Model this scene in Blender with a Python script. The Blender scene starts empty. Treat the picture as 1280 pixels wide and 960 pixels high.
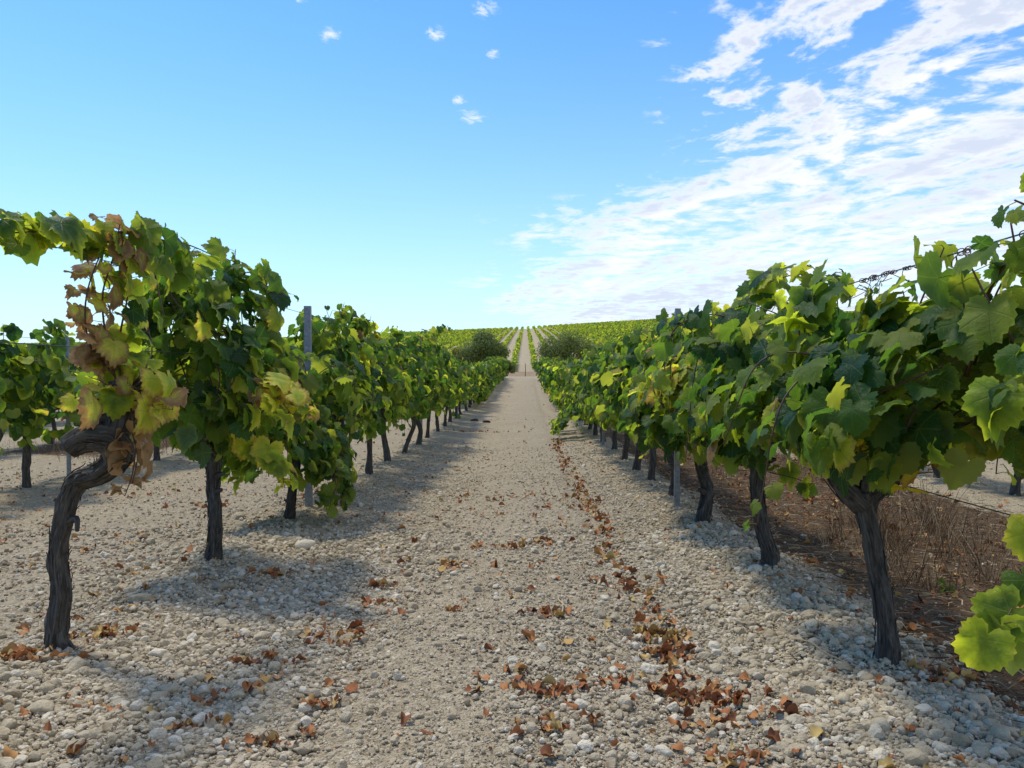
import bpy, math
import numpy as np
from mathutils import Vector, Matrix, Euler

# ------------------------------------------------------------------ camera, sky, sun, exposure
S = bpy.context.scene
COL = S.collection
CAM_H = 1.2
FPX = 1005.0                       # focal length in pixels of a 1280 px wide frame
YAW, PITCH = math.radians(0.97), math.radians(-1.42)
cd = bpy.data.cameras.new('camera')
cam = bpy.data.objects.new('camera', cd)
COL.objects.link(cam)
cd.sensor_width = 36.0
cd.lens = FPX / 1280.0 * 36.0
cd.clip_start, cd.clip_end = 0.05, 5000.0
cam.location = (0, 0, CAM_H)
cam.rotation_euler = (math.radians(90) + PITCH, 0, YAW)
S.camera = cam

SUN_DIR = Vector((-0.36, 0.30, 0.92)).normalized()        # from the ground towards the sun
SUN_EL = math.asin(SUN_DIR.z)
SUN_AZ = math.atan2(SUN_DIR.x, SUN_DIR.y)                  # clockwise from +Y
sd = bpy.data.lights.new('sun', 'SUN')
sun = bpy.data.objects.new('sun', sd)
COL.objects.link(sun)
sd.energy = 2.35
sd.angle = math.radians(9.0)
sd.color = (1.0, 0.90, 0.71)
sun.rotation_euler = (-SUN_DIR).to_track_quat('-Z', 'Y').to_euler()
sun.location = (0, 0, 30)

S.view_settings.view_transform = 'Standard'
S.view_settings.look = 'None'
S.view_settings.exposure = 0.50
S.view_settings.gamma = 1.0
S.view_settings.use_curve_mapping = False
S.render.engine = 'CYCLES'
S.cycles.use_denoising = True
S.cycles.max_bounces = 6
S.cycles.diffuse_bounces = 3
S.cycles.glossy_bounces = 2
S.cycles.transmission_bounces = 4
S.cycles.caustics_reflective = False
S.cycles.caustics_refractive = False


class NT:
    """Small helper for writing node trees."""
    def __init__(self, nt):
        self.nt = nt

    def n(self, t, **kw):
        nd = self.nt.nodes.new(t)
        for k, v in kw.items():
            setattr(nd, k, v)
        return nd

    def put(self, sock, v):
        if hasattr(v, 'is_output'):
            self.nt.links.new(v, sock)
        else:
            sock.default_value = v

    def m(self, op, a, b=0.0, c=0.0, clamp=False):
        nd = self.n('ShaderNodeMath', operation=op, use_clamp=clamp)
        self.put(nd.inputs[0], a)
        self.put(nd.inputs[1], b)
        self.put(nd.inputs[2], c)
        return nd.outputs[0]

    def sstep(self, v, a, b):
        nd = self.n('ShaderNodeMapRange', interpolation_type='SMOOTHSTEP')
        self.put(nd.inputs['Value'], v)
        self.put(nd.inputs['From Min'], a)
        self.put(nd.inputs['From Max'], b)
        return nd.outputs[0]

    def lin(self, v, a, b, c, d):
        nd = self.n('ShaderNodeMapRange')
        self.put(nd.inputs['Value'], v)
        for k, x in zip(('From Min', 'From Max', 'To Min', 'To Max'), (a, b, c, d)):
            self.put(nd.inputs[k], x)
        return nd.outputs[0]

    def mix(self, f, a, b, mode='MIX'):
        nd = self.n('ShaderNodeMix', data_type='RGBA', blend_type=mode)
        self.put(nd.inputs[0], f)
        for s, v in ((nd.inputs[6], a), (nd.inputs[7], b)):
            self.put(s, (*v, 1.0) if isinstance(v, tuple) and len(v) == 3 else v)
        return nd.outputs[2]

    def xyz(self, x, y, z):
        nd = self.n('ShaderNodeCombineXYZ')
        for s, v in zip(nd.inputs, (x, y, z)):
            self.put(s, v)
        return nd.outputs[0]

    def sep(self, v):
        nd = self.n('ShaderNodeSeparateXYZ')
        self.put(nd.inputs[0], v)
        return nd.outputs

    def noise(self, vec, scale, detail=4.0, rough=0.55, dist=0.0, out=0):
        nd = self.n('ShaderNodeTexNoise')
        self.put(nd.inputs['Vector'], vec)
        nd.inputs['Scale'].default_value = scale
        nd.inputs['Detail'].default_value = detail
        nd.inputs['Roughness'].default_value = rough
        nd.inputs['Distortion'].default_value = dist
        return nd.outputs[out]

    def attr(self, name, out='Fac'):
        return self.n('ShaderNodeAttribute', attribute_name=name).outputs[out]

    def ramp(self, f, stops, interp='LINEAR'):
        nd = self.n('ShaderNodeValToRGB')
        cr = nd.color_ramp
        cr.interpolation = interp
        while len(cr.elements) < len(stops):
            cr.elements.new(0.5)
        for e, (p, c) in zip(cr.elements, stops):
            e.position = p
            e.color = (*c, 1.0) if len(c) == 3 else c
        self.put(nd.inputs[0], f)
        return nd.outputs[0]


# ---- world: Nishita sky with a field of thin broken cloud (at infinity, by direction)
W = bpy.data.worlds.new('World')
S.world = W
W.use_nodes = True
W.node_tree.nodes.clear()
w = NT(W.node_tree)
sky = w.n('ShaderNodeTexSky', sky_type='NISHITA', sun_disc=False, sun_elevation=SUN_EL, sun_rotation=SUN_AZ,
          altitude=50.0, air_density=1.0, dust_density=0.8, ozone_density=1.5)
dx, dy, dz = w.sep(w.n('ShaderNodeTexCoord').outputs['Generated'])
az = w.m('ARCTAN2', dx, dy)
el = w.m('MAXIMUM', dz, 0.0)
up = w.m('ADD', el, 0.05)
px, py = w.m('DIVIDE', dx, up), w.m('DIVIDE', dy, up)
warp = w.noise(w.xyz(px, py, 0.0), 1.3, 2.0, 0.5)
bx = w.m('ADD', px, w.m('MULTIPLY', warp, 0.35))
# cloud bands run from low over the middle up to the upper right
along = w.m('SUBTRACT', w.m('MULTIPLY', py, 0.90), w.m('MULTIPLY', bx, 0.30))
across = w.m('ADD', w.m('MULTIPLY', bx, 0.95), w.m('MULTIPLY', py, 0.26))
P = w.xyz(across, w.m('MULTIPLY', along, 0.42), 3.7)
big = w.noise(P, 0.8, 2.0, 0.5)
puff = w.m('ADD', w.m('MULTIPLY', w.noise(P, 3.6, 5.0, 0.58, 0.3), 0.40), w.m('MULTIPLY', w.noise(w.xyz(bx, w.m('MULTIPLY', py, 0.80), 1.1), 7.5, 6.0, 0.60, 0.15), 0.60))
streak = w.noise(w.xyz(across, w.m('MULTIPLY', along, 0.13), 1.3), 2.6, 4.0, 0.5, 0.2)
edge_ramp = w.ramp(w.m('MULTIPLY', el, 2.0), [(0.0, (.30,) * 3), (.10, (.24,) * 3), (.22, (.20,) * 3), (.36, (.22,) * 3), (.48, (.44,) * 3), (.60, (.46,) * 3), (1.0, (.42,) * 3)])
bound = w.m('SUBTRACT', edge_ramp, 0.3)
side = w.m('SUBTRACT', az, w.m('ADD', bound, w.lin(big, .3, .7, .05, -.05)))
inside = w.sstep(side, -0.04, 0.20)
low = w.sstep(el, 0.30, 0.12)
dens = w.m('ADD', w.m('ADD', w.m('MULTIPLY', puff, w.lin(el, .13, .30, 1.7, 3.0)), w.m('MULTIPLY', streak, w.lin(el, .13, .30, .65, .30))), w.m('ADD', w.m('MULTIPLY', inside, 0.50), w.m('MULTIPLY', low, 0.12)))
dens = w.m('SUBTRACT', dens, w.lin(el, .13, .32, 1.56, 2.08))
cloud = w.m('MULTIPLY', w.sstep(dens, -0.12, w.lin(el, .12, .3, .42, .26)), w.sstep(inside, 0.0, 0.35))
# a few stray wisps in the clear part of the sky
wisps = None
for (wa, we, wr) in ((-.111, .375, .022), (-.049, .400, .026), (-.272, .402, .020), (-.066, .292, .026), (-.082, .309, .016), (-.151, .435, .030), (-.179, .413, .024), (-.04, .357, .015), (-.236, .368, .022)):
    ddx = w.m('SUBTRACT', az, wa)
    ddy = w.m('MULTIPLY', w.m('SUBTRACT', dz, we), 1.8)
    r2 = w.m('SQRT', w.m('ADD', w.m('MULTIPLY', ddx, ddx), w.m('MULTIPLY', ddy, ddy)))
    g = w.m('SUBTRACT', 1.0, w.m('DIVIDE', r2, wr), clamp=True)
    wisps = g if wisps is None else w.m('MAXIMUM', wisps, g)
wn = w.noise(w.xyz(w.m('ADD', az, w.m('MULTIPLY', dz, 0.7)), w.m('MULTIPLY', dz, 1.9), 0.0), 70.0, 5.0, 0.7, 0.8)
wisp = w.m('MULTIPLY', w.sstep(w.m('ADD', w.m('MULTIPLY', wisps, 0.40), wn), 0.62, 1.0), w.m('MULTIPLY', w.sstep(wisps, 0.0, 0.6), 0.80))
cloud = w.m('MAXIMUM', cloud, wisp)
thick = w.sstep(w.m('ADD', w.m('MULTIPLY', w.noise(w.xyz(w.m('ADD', across, 0.10), w.m('MULTIPLY', along, 0.13), 1.3), 2.6, 3.0, 0.5), 0.9), w.m('MULTIPLY', puff, 0.45)), 0.78, 0.56)
CLOUD_HI, CLOUD_LO = (5.2, 5.18, 5.16), (3.45, 3.75, 4.4)
cloud_col = w.mix(w.m('MULTIPLY', w.sstep(dens, 0.05, 0.42), w.m('SUBTRACT', 1.0, thick)), CLOUD_HI, CLOUD_LO)
blue = w.n('ShaderNodeHueSaturation')
blue.inputs['Saturation'].default_value = 1.16
W.node_tree.links.new(sky.outputs[0], blue.inputs['Color'])
sky_col = w.mix(1.0, blue.outputs[0], (0.37, 0.74, 1.07), "MULTIPLY")
# the thick air low over the horizon whitens the blue
sky_col = w.mix(w.m('MULTIPLY', w.m('POWER', w.m('SUBTRACT', 1.0, el), 5.0), 0.84), sky_col, (4.3, 5.2, 5.6))
bg = w.n('ShaderNodeBackground')
w.put(bg.inputs['Color'], w.mix(w.m('MULTIPLY', cloud, 0.92), sky_col, cloud_col))
bg.inputs['Strength'].default_value = 0.15
W.node_tree.links.new(bg.outputs[0], w.n('ShaderNodeOutputWorld').inputs[0])

# ------------------------------------------------------------------ geometry helpers
_R = cam.rotation_euler.to_matrix()


def at(u, v, Y):
    """World point on the sight line of photo pixel (u, v) at the distance Y along the rows."""
    d = _R @ Vector(((u - 640) / FPX, -(v - 480) / FPX, -1.0))
    k = Y / d.y
    return np.array((d.x * k, Y, CAM_H + d.z * k))


def _hash(ix, iy, seed):
    h = (ix.astype(np.int64) * 374761393 + iy.astype(np.int64) * 668265263 + seed * 2246822519) & 0xFFFFFFFF
    h = ((h ^ (h >> 13)) * 1274126177) & 0xFFFFFFFF
    h = h ^ (h >> 16)
    return (h & 0xFFFFFF) / float(0xFFFFFF)


def vnoise(x, y, seed=0):
    x, y = np.asarray(x, float), np.asarray(y, float)
    ix, iy = np.floor(x), np.floor(y)
    fx, fy = x - ix, y - iy
    fx, fy = fx * fx * (3 - 2 * fx), fy * fy * (3 - 2 * fy)
    a, b = _hash(ix, iy, seed), _hash(ix + 1, iy, seed)
    c, d = _hash(ix, iy + 1, seed), _hash(ix + 1, iy + 1, seed)
    return (a * (1 - fx) + b * fx) * (1 - fy) + (c * (1 - fx) + d * fx) * fy


def fbm(x, y, seed=0, octv=4):
    s, a, t = 0.0, 1.0, 0.0
    for k in range(octv):
        s = s + a * vnoise(x * 2 ** k, y * 2 ** k, seed + k * 17)
        t += a
        a *= 0.5
    return s / t


LEFT, RIGHT, GAP = -2.0, 1.5, 3.5
ROWS = [RIGHT + GAP * k for k in range(-5, 5)]      # vine rows of the near block
ROW_END = 57.0
_KY = [-30, 0, 4, 6, 10, 14, 23, 35, 48, 57, 61, 70, 85, 105, 118, 130, 137, 160, 195, 281, 380, 463, 520, 560, 640, 800, 1200]
_KZ = [-.06, -.06, -.07, -.13, -.25, -.35, -.41, -.32, -.03, .28, .32, -.4, -1.2, -1.15, -.70, .0, .35, 1.9, 4.4, 9.7, 15.6, 20.8, 24.0, 25.0, 24.6, 19, 0]
_fy = np.arange(-30, 1200, 0.5)
_fz = np.interp(_fy, _KY, _KZ)
for _ in range(2):                                   # round the profile's corners, more so far away
    _k = np.ones(9) / 9
    _near = np.convolve(np.pad(_fz, 4, 'edge'), _k, 'valid')
    _k2 = np.ones(41) / 41
    _far = np.convolve(np.pad(_fz, 20, 'edge'), _k2, 'valid')
    _fz = np.where(_fy < 55, _near, np.where(_fy > 150, _far, _near))


def gz(x, y):
    """Height of the ground."""
    x, y = np.asarray(x, float), np.asarray(y, float)
    z = np.interp(y, _fy, _fz)
    hill = np.clip((y - 150) / 390, 0, 1)
    z = z + hill * np.interp(x, [-400, -160, 0, 110, 260, 500], [-15, -8.0, 0, 6.8, 12.0, 13.0])
    near = np.clip((62 - y) / 6, 0, 1)
    for r in ROWS:
        z = z + near * 0.055 * np.exp(-((x - r) / 0.38) ** 2)
    z = z - near * 0.035 * np.exp(-((x - 0.62) / 0.13) ** 2) - near * 0.02 * np.exp(-((x + 0.75) / 0.22) ** 2)
    z = z - near * 0.07 * np.clip((x - 1.7) / 0.8, 0, 1) * np.clip((4.6 - x) / 0.8, 0, 1)
    z = z + near * 0.05 * (fbm(x * 0.9, y * 0.9, 3, 3) - 0.5)
    return z


def obj(name, me, parent=None):
    o = bpy.data.objects.new(name, me)
    COL.objects.link(o)
    if parent is not None:
        o.parent = parent
    return o


def tag(o, label=None, cat=None, group=None, kind=None):
    for k, v in (('label', label), ('category', cat), ('group', group), ('kind', kind)):
        if v:
            o[k] = v
    return o


def empty(name, loc):
    o = bpy.data.objects.new(name, None)
    COL.objects.link(o)
    o.empty_display_size = 0.2
    o.location = [float(c) for c in loc]
    return o


class Geo:
    """Collects triangles with per-vertex attributes and links them as ONE mesh."""
    def __init__(self):
        self.V, self.F, self.A, self.M, self.n = [], [], [], [], 0

    def add(self, V, F, lp=None, rnd=0.5, age=0.0, mat=0):
        V = np.asarray(V, np.float32).reshape(-1, 3)
        F = np.asarray(F, np.int64).reshape(-1, 3)
        k = len(V)
        a = np.zeros((k, 5), np.float32)
        if lp is not None:
            a[:, :3] = lp
        a[:, 3], a[:, 4] = rnd, age
        self.V.append(V)
        self.F.append(F + self.n)
        self.A.append(a)
        self.M.append(np.full(len(F), mat, np.int32))
        self.n += k

    def mesh(self, name, mats, smooth=True):
        V, F, A, M = np.concatenate(self.V), np.concatenate(self.F), np.concatenate(self.A), np.concatenate(self.M)
        me = bpy.data.meshes.new(name)
        me.vertices.add(len(V))
        me.vertices.foreach_set('co', V.ravel())
        me.loops.add(F.size)
        me.loops.foreach_set('vertex_index', F.ravel().astype(np.int32))
        me.polygons.add(len(F))
        me.polygons.foreach_set('loop_start', np.arange(0, F.size, 3, dtype=np.int32))
        me.polygons.foreach_set('material_index', M)
        me.polygons.foreach_set('use_smooth', np.full(len(F), smooth))
        for m in mats:
            me.materials.append(m)
        me.update(calc_edges=True)
        at_ = me.attributes.new('lp', 'FLOAT_VECTOR', 'POINT')
        at_.data.foreach_set('vector', np.ascontiguousarray(A[:, :3]).ravel())
        for i, nm in ((3, 'rnd'), (4, 'age')):
            at_ = me.attributes.new(nm, 'FLOAT', 'POINT')
            at_.data.foreach_set('value', np.ascontiguousarray(A[:, i]))
        return me

    def obj(self, name, mats, parent=None, smooth=True):
        return obj(name, self.mesh(name, mats, smooth), parent)


def unit(a):
    return a / np.maximum(np.linalg.norm(a, axis=-1, keepdims=True), 1e-9)


def spline(pts, n):
    """n points on a Catmull-Rom curve through pts (any dimension)."""
    p = np.asarray(pts, float)
    p = np.vstack([2 * p[0] - p[1], p, 2 * p[-1] - p[-2]])
    t = np.linspace(0, len(p) - 3 - 1e-6, n)
    i = t.astype(int)
    f = (t - i)[:, None]
    a, b, c, d = p[i], p[i + 1], p[i + 2], p[i + 3]
    return 0.5 * (2 * b + (c - a) * f + (2 * a - 5 * b + 4 * c - d) * f ** 2 + (3 * b - a - 3 * c + d) * f ** 3)


def tube(geo, pts, rad, seg=8, rough=0.0, seed=0, mat=0, rnd=0.5, cap=True, ridge=5, twist=1.5):
    """A bent tapered tube; rough > 0 gives it the ridged shreddy surface of old vine wood."""
    pts = np.asarray(pts, float)
    n = len(pts)
    rad = np.broadcast_to(np.asarray(rad, float), (n,))
    T = unit(np.gradient(pts, axis=0))
    N = np.zeros_like(T)
    ref = np.array((1.0, 0, 0)) if abs(T[0, 0]) < 0.8 else np.array((0, 1.0, 0))
    N[0] = unit(np.cross(T[0], ref))
    for i in range(1, n):
        v = N[i - 1] - T[i] * np.dot(N[i - 1], T[i])
        N[i] = unit(v)
    B = np.cross(T, N)
    L = np.concatenate([[0], np.cumsum(np.linalg.norm(np.diff(pts, axis=0), axis=1))])
    th = np.linspace(0, 2 * math.pi, seg, endpoint=False)
    LL, TH = np.meshgrid(L, th, indexing='ij')
    R = np.repeat(rad[:, None], seg, 1)
    if rough:
        a = TH + LL * twist
        rg = np.abs(np.sin(a * ridge * 0.5 + 2.5 * vnoise(LL * 9, np.cos(TH) * 1.3 + 3, seed)))
        lump = vnoise(LL * 13 + np.cos(TH) * 1.2, np.sin(TH) * 1.2 + seed, seed + 5) - 0.5
        fib = vnoise(np.cos(TH) * 8 + 20, LL * 9 + np.sin(TH) * 8, seed + 9) - 0.5
        R = R * (1 + rough * (0.55 * (0.6 - rg) + 0.80 * lump + 0.95 * fib))
    V = pts[:, None] + R[..., None] * (np.cos(TH)[..., None] * N[:, None] + np.sin(TH)[..., None] * B[:, None])
    idx = np.arange(n * seg).reshape(n, seg)
    a, b = idx[:-1], idx[1:]
    a2, b2 = np.roll(a, -1, 1), np.roll(b, -1, 1)
    F = np.concatenate([np.stack([a, a2, b2], -1).reshape(-1, 3), np.stack([a, b2, b], -1).reshape(-1, 3)])
    V = V.reshape(-1, 3)
    lp = np.stack([(np.cos(TH) * R), (np.sin(TH) * R), LL], -1).reshape(-1, 3)
    if cap:
        V = np.vstack([V, pts[0] - T[0] * rad[0] * .3, pts[-1] + T[-1] * rad[-1] * .4])
        lp = np.vstack([lp, (0, 0, L[0]), (0, 0, L[-1])])
        k = n * seg
        F = np.concatenate([F, np.stack([np.full(seg, k), np.roll(idx[0], -1), idx[0]], -1), np.stack([np.full(seg, k + 1), idx[-1], np.roll(idx[-1], -1)], -1)])
    geo.add(V, F, lp, rnd, 0.0, mat)


# ---- vine leaf templates: petiole at the origin, tip along +y, upper face +z
def leaf_template(no, seed, curl=1.0):
    r = np.random.default_rng(seed)
    ang = np.radians([0, 27, 54, 82, 112, 142, 166, 180])
    rr = np.array([1.0, .84, .93, .77, .80, .70, .46, .12])
    jit = lambda: rr * (1 + r.uniform(-.09, .09, 8))
    th = np.linspace(-math.pi, math.pi, no, endpoint=False) + math.pi / no
    ra, rb = jit(), jit()
    rb[0] = ra[0]
    rb[-1] = ra[-1]
    sm = lambda t, v: np.interp(t, ang, v)
    R = np.where(th >= 0, sm(np.abs(th), ra), sm(np.abs(th), rb))
    if no >= 30:
        R = R * np.where(np.arange(no) % 2 == 0, 1.05, 0.945) * (1 + r.uniform(-.03, .03, no))
    rings = [(th, R, 1.0)]
    while len(rings) < (3 if no >= 40 else 2):
        t_, r_, e_ = rings[0]
        f_ = .64 if len(rings) == 1 and no >= 40 else .54
        rings.insert(0, (t_.reshape(-1, 2).mean(1), r_.reshape(-1, 2).mean(1) * f_, e_ * f_))
    pts = [(0.0, 0.0)]
    for t_, r_, e_ in rings:
        pts += [(q_ * math.sin(t), q_ * math.cos(t)) for q_, t in zip(r_, t_)]
    p = np.array(pts)
    x, y = p[:, 0], p[:, 1]
    rad = np.hypot(x, y)
    thh = np.arctan2(x, y)
    f, c, ph = r.uniform(.0, .5), r.uniform(-.15, .45), r.uniform(0, 6)
    z = curl * (f * np.abs(x) - c * rad ** 2 + .10 * rad * np.sin(3 * thh + ph) + .085 * rad ** 2 * np.sin(7 * thh + 2 * ph) - r.uniform(.0, .6) * np.maximum(y, 0) ** 2 - .05 * np.abs(np.sin(3.2 * thh)) * rad + r.uniform(-.05, .05, len(x)) * rad)
    if curl > 1.6:                                                # a dead leaf rolls up
        k = r.uniform(.7, 2.4)
        a = x * k
        x, z = np.sin(a) / k, z * .40 + (1 - np.cos(a)) / k + .10 * rad * np.sin(4 * thh + ph) * rad
        x, y = x * r.uniform(.50, .95), y * r.uniform(.7, 1.1)
        z = z + .10 * np.sin(y * 5 + ph) * np.abs(x)
    edge = np.concatenate([[0]] + [np.full(len(t_), e_) for t_, r_, e_ in rings])
    n0 = len(rings[0][0])
    F = [(0, 1 + (i + 1) % n0, 1 + i) for i in range(n0)]
    st_ = 1
    for (ta, _, _), (tb, _, _) in zip(rings, rings[1:]):
        ni, nb = len(ta), len(tb)
        for i in range(ni):
            o0, o1, o2 = st_ + ni + 2 * i, st_ + ni + 2 * i + 1, st_ + ni + (2 * i + 2) % nb
            j = st_ + (i + 1) % ni
            F += [(st_ + i, o1, o0), (st_ + i, j, o1), (j, o2, o1)]
        st_ += ni
    F = np.array(F)
    V = np.stack([x, y, z], -1)
    nrm = np.cross(V[F[0, 1]] - V[F[0, 0]], V[F[0, 2]] - V[F[0, 0]])
    if nrm[2] < 0:
        F = F[:, ::-1]
    return V, F, np.stack([p[:, 0], p[:, 1], edge], -1)


LEAF = {0: [leaf_template(44, 10 + k, .7 + .12 * (k % 5)) for k in range(12)],
        1: [leaf_template(16, 30 + k) for k in range(6)],
        2: [leaf_template(8, 50 + k) for k in range(5)],
        'dry': [leaf_template(28, 70 + k, 1.7 + .3 * (k % 5)) for k in range(16)]}


def put_leaves(geo, rng, pos, nrm, tip, size, age, lod, mat=0):
    """Leaves at pos with upper face along nrm and tip along tip (made square to nrm)."""
    pos, nrm = np.asarray(pos, float), unit(np.asarray(nrm, float))
    tip = np.asarray(tip, float)
    tip = unit(tip - nrm * (tip * nrm).sum(-1, keepdims=True))
    sx = np.cross(tip, nrm)
    k = len(pos)
    size, age = np.broadcast_to(size, (k,)), np.broadcast_to(age, (k,))
    which = rng.integers(0, len(LEAF[lod]), k)
    rn = rng.random(k)
    for t, (V, F, lp) in enumerate(LEAF[lod]):
        s = np.nonzero(which == t)[0]
        if not len(s):
            continue
        B = np.stack([sx[s], tip[s], nrm[s]], 1)                 # rows: images of x, y, z
        VV = np.einsum('vi,kij->kvj', V, B) * size[s][:, None, None] + pos[s][:, None]
        n = len(V)
        FF = F[None] + (np.arange(len(s)) * n)[:, None, None]
        geo.add(VV.reshape(-1, 3), FF.reshape(-1, 3), np.tile(lp, (len(s), 1)), np.repeat(rn[s], n), np.repeat(age[s], n), mat)


# ------------------------------------------------------------------ materials
def material(name):
    m = bpy.data.materials.new(name)
    m.use_nodes = True
    m.node_tree.nodes.clear()
    q = NT(m.node_tree)
    return m, q, q.n('ShaderNodeOutputMaterial')


def principled(q, col, rough=0.8, spec=0.3, normal=None, metal=0.0):
    b = q.n('ShaderNodeBsdfPrincipled')
    q.put(b.inputs['Base Color'], (*col, 1.0) if isinstance(col, tuple) and len(col) == 3 else col)
    q.put(b.inputs['Roughness'], rough)
    q.put(b.inputs['Specular IOR Level'], spec)
    q.put(b.inputs['Metallic'], metal)
    if normal is not None:
        q.put(b.inputs['Normal'], normal)
    return b.outputs[0]


def bump(q, h, strength=0.5, dist=0.01):
    b = q.n('ShaderNodeBump')
    b.inputs['Strength'].default_value = strength
    b.inputs['Distance'].default_value = dist
    q.put(b.inputs['Height'], h)
    return b.outputs[0]


def leaf_material(name, veins=True):
    m, q, out = material(name)
    rnd, age, lp = q.attr('rnd'), q.attr('age'), q.attr('lp', 'Vector')
    lx, ly, edge = q.sep(lp)
    pos = q.n('ShaderNodeNewGeometry').outputs['Position']
    patch = q.noise(pos, 32.0, 3.0, 0.6)
    green = q.ramp(rnd, [(0, (.016, .056, .022)), (.34, (.036, .096, .022)), (.66, (.092, .155, .026)), (1, (.19, .23, .05))])
    a2 = q.m('ADD', age, q.m('MULTIPLY', q.m('MULTIPLY', age, q.m('POWER', edge, 3.0)), 0.85))
    a2 = q.m('ADD', a2, q.m('MULTIPLY', q.m('SUBTRACT', patch, 0.5), q.m('MULTIPLY', age, 1.1)))
    old = q.ramp(a2, [(0, (.06, .11, .022)), (.28, (.27, .36, .040)), (.46, (.46, .46, .07)), (.60, (.33, .24, .09)), (.80, (.24, .125, .065)), (1.0, (.36, .23, .11))])  # ageing tones; the yellow stops are brightened so the shoots look sunlit
    col = q.mix(q.sstep(a2, 0.06, 0.30), green, old)
    blotch = q.noise(pos, 11.0, 4.0, 0.6)
    col = q.mix(q.m('MULTIPLY', q.sstep(blotch, .52, .72), 0.14), col, (.15, .18, .075))
    col = q.mix(q.m('MULTIPLY', q.sstep(q.noise(pos, 85.0, 3.0, 0.6), .66, .74), 0.65), col, (.14, .085, .035))
    if veins:
        th = q.m('ARCTAN2', lx, ly)
        rad = q.m('SQRT', q.m('ADD', q.m('MULTIPLY', lx, lx), q.m('MULTIPLY', ly, ly)))
        ath = q.m('ABSOLUTE', th)
        v = None
        for a in (0.0, 0.94, 1.95):
            d = q.m('MULTIPLY', q.m('ABSOLUTE', q.m('SUBTRACT', ath, a)), rad)
            k = q.sstep(d, 0.032, 0.006)
            v = k if v is None else q.m('MAXIMUM', v, k)
        # side veins run off the midribs
        side = q.sstep(q.m('ABSOLUTE', q.m('SUBTRACT', q.m('FRACT', q.m('MULTIPLY', q.m('ADD', rad, q.m('MULTIPLY', q.m('ABSOLUTE', q.m('SINE', q.m('MULTIPLY', ath, 3.3))), -0.28)), 5.5)), 0.5)), 0.10, 0.02)
        v = q.m('MAXIMUM', v, q.m('MULTIPLY', side, 0.40))
        col = q.mix(q.m('MULTIPLY', v, 0.32), col, (.16, .22, .07))
        nrm = bump(q, q.m('SUBTRACT', q.noise(lp, 7.0, 2.0), q.m('MULTIPLY', v, 0.5)), 0.55, 0.006)
    else:
        nrm = None
    back = q.n('ShaderNodeNewGeometry').outputs['Backfacing']
    under = q.mix(0.60, col, q.mix(q.sstep(age, 0.1, 0.5), (.135, .175, .085), (.30, .22, .12)))
    face = q.mix(back, col, under)
    rough = q.lin(rnd, 0, 1, 0.42, 0.6)
    p = principled(q, face, q.m('MAXIMUM', rough, q.m('MULTIPLY', back, 0.75)), 0.19, nrm)
    t = q.n('ShaderNodeBsdfTranslucent')
    q.put(t.inputs['Color'], q.mix(0.65, col, q.mix(1.0, col, q.mix(q.sstep(age, .22, .55), (4.4, 3.7, 0.9), (1.7, 1.45, 1.1)), 'MULTIPLY')))
    mx = q.n('ShaderNodeMixShader')
    mx.inputs[0].default_value = 0.52
    q.nt.links.new(p, mx.inputs[1])
    q.nt.links.new(t.outputs[0], mx.inputs[2])
    q.nt.links.new(mx.outputs[0], out.inputs[0])
    return m


M_LEAF = leaf_material('vine_leaf')
M_LEAF_FAR = leaf_material('vine_leaf_plain', False)

M_DRY, q, out = material('dead_leaf')
col = q.ramp(q.attr('rnd'), [(0, (.20, .072, .028)), (.35, (.40, .145, .048)), (.7, (.54, .235, .078)), (.88, (.60, .36, .12)), (1, (.62, .47, .17))])
col = q.mix(q.sstep(q.attr('age'), .95, .4), col, q.mix(q.attr('rnd'), (.42, .24, .06), (.58, .40, .13)))
col = q.mix(q.m('MULTIPLY', q.noise(q.n('ShaderNodeNewGeometry').outputs['Position'], 60.0, 3.0), 0.6), col, (.12, .055, .03))
q.nt.links.new(principled(q, col, 0.75, 0.25), out.inputs[0])

M_BARK, q, out = material('old_vine_bark')
lp = q.attr('lp', 'Vector')
lx, ly, lz = q.sep(lp)
fv = q.xyz(q.m('MULTIPLY', lx, 1.0), ly, q.m('MULTIPLY', lz, 0.10))
fib = q.noise(fv, 120.0, 5.0, 0.65, 0.6)
coarse = q.noise(q.xyz(lx, ly, q.m('MULTIPLY', lz, 0.22)), 38.0, 3.0, 0.6, 0.4)
col = q.ramp(q.m('ADD', q.m('MULTIPLY', fib, 0.6), q.m('MULTIPLY', coarse, 0.4)), [(.32, (.018, .016, .014)), (.5, (.075, .069, .061)), (.74, (.20, .188, .168))])
col = q.mix(q.sstep(q.noise(lp, 9.0, 3.0), .5, .7), col, q.mix(0.5, col, (.10, .10, .085)))
nrm = bump(q, q.m('ADD', q.m('MULTIPLY', fib, 0.5), coarse), 1.0, 0.014)
q.nt.links.new(principled(q, col, 0.9, 0.15, nrm), out.inputs[0])

M_CANE, q, out = material('cane_wood')
col = q.mix(q.noise(q.attr('lp', 'Vector'), 30.0), (.055, .025, .022), (.17, .085, .05))
q.nt.links.new(principled(q, col, 0.55, 0.4), out.inputs[0])

M_STEM, q, out = material('green_stem')
q.nt.links.new(principled(q, q.mix(q.attr('rnd'), (.10, .13, .03), (.20, .11, .05)), 0.5, 0.4), out.inputs[0])

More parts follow.
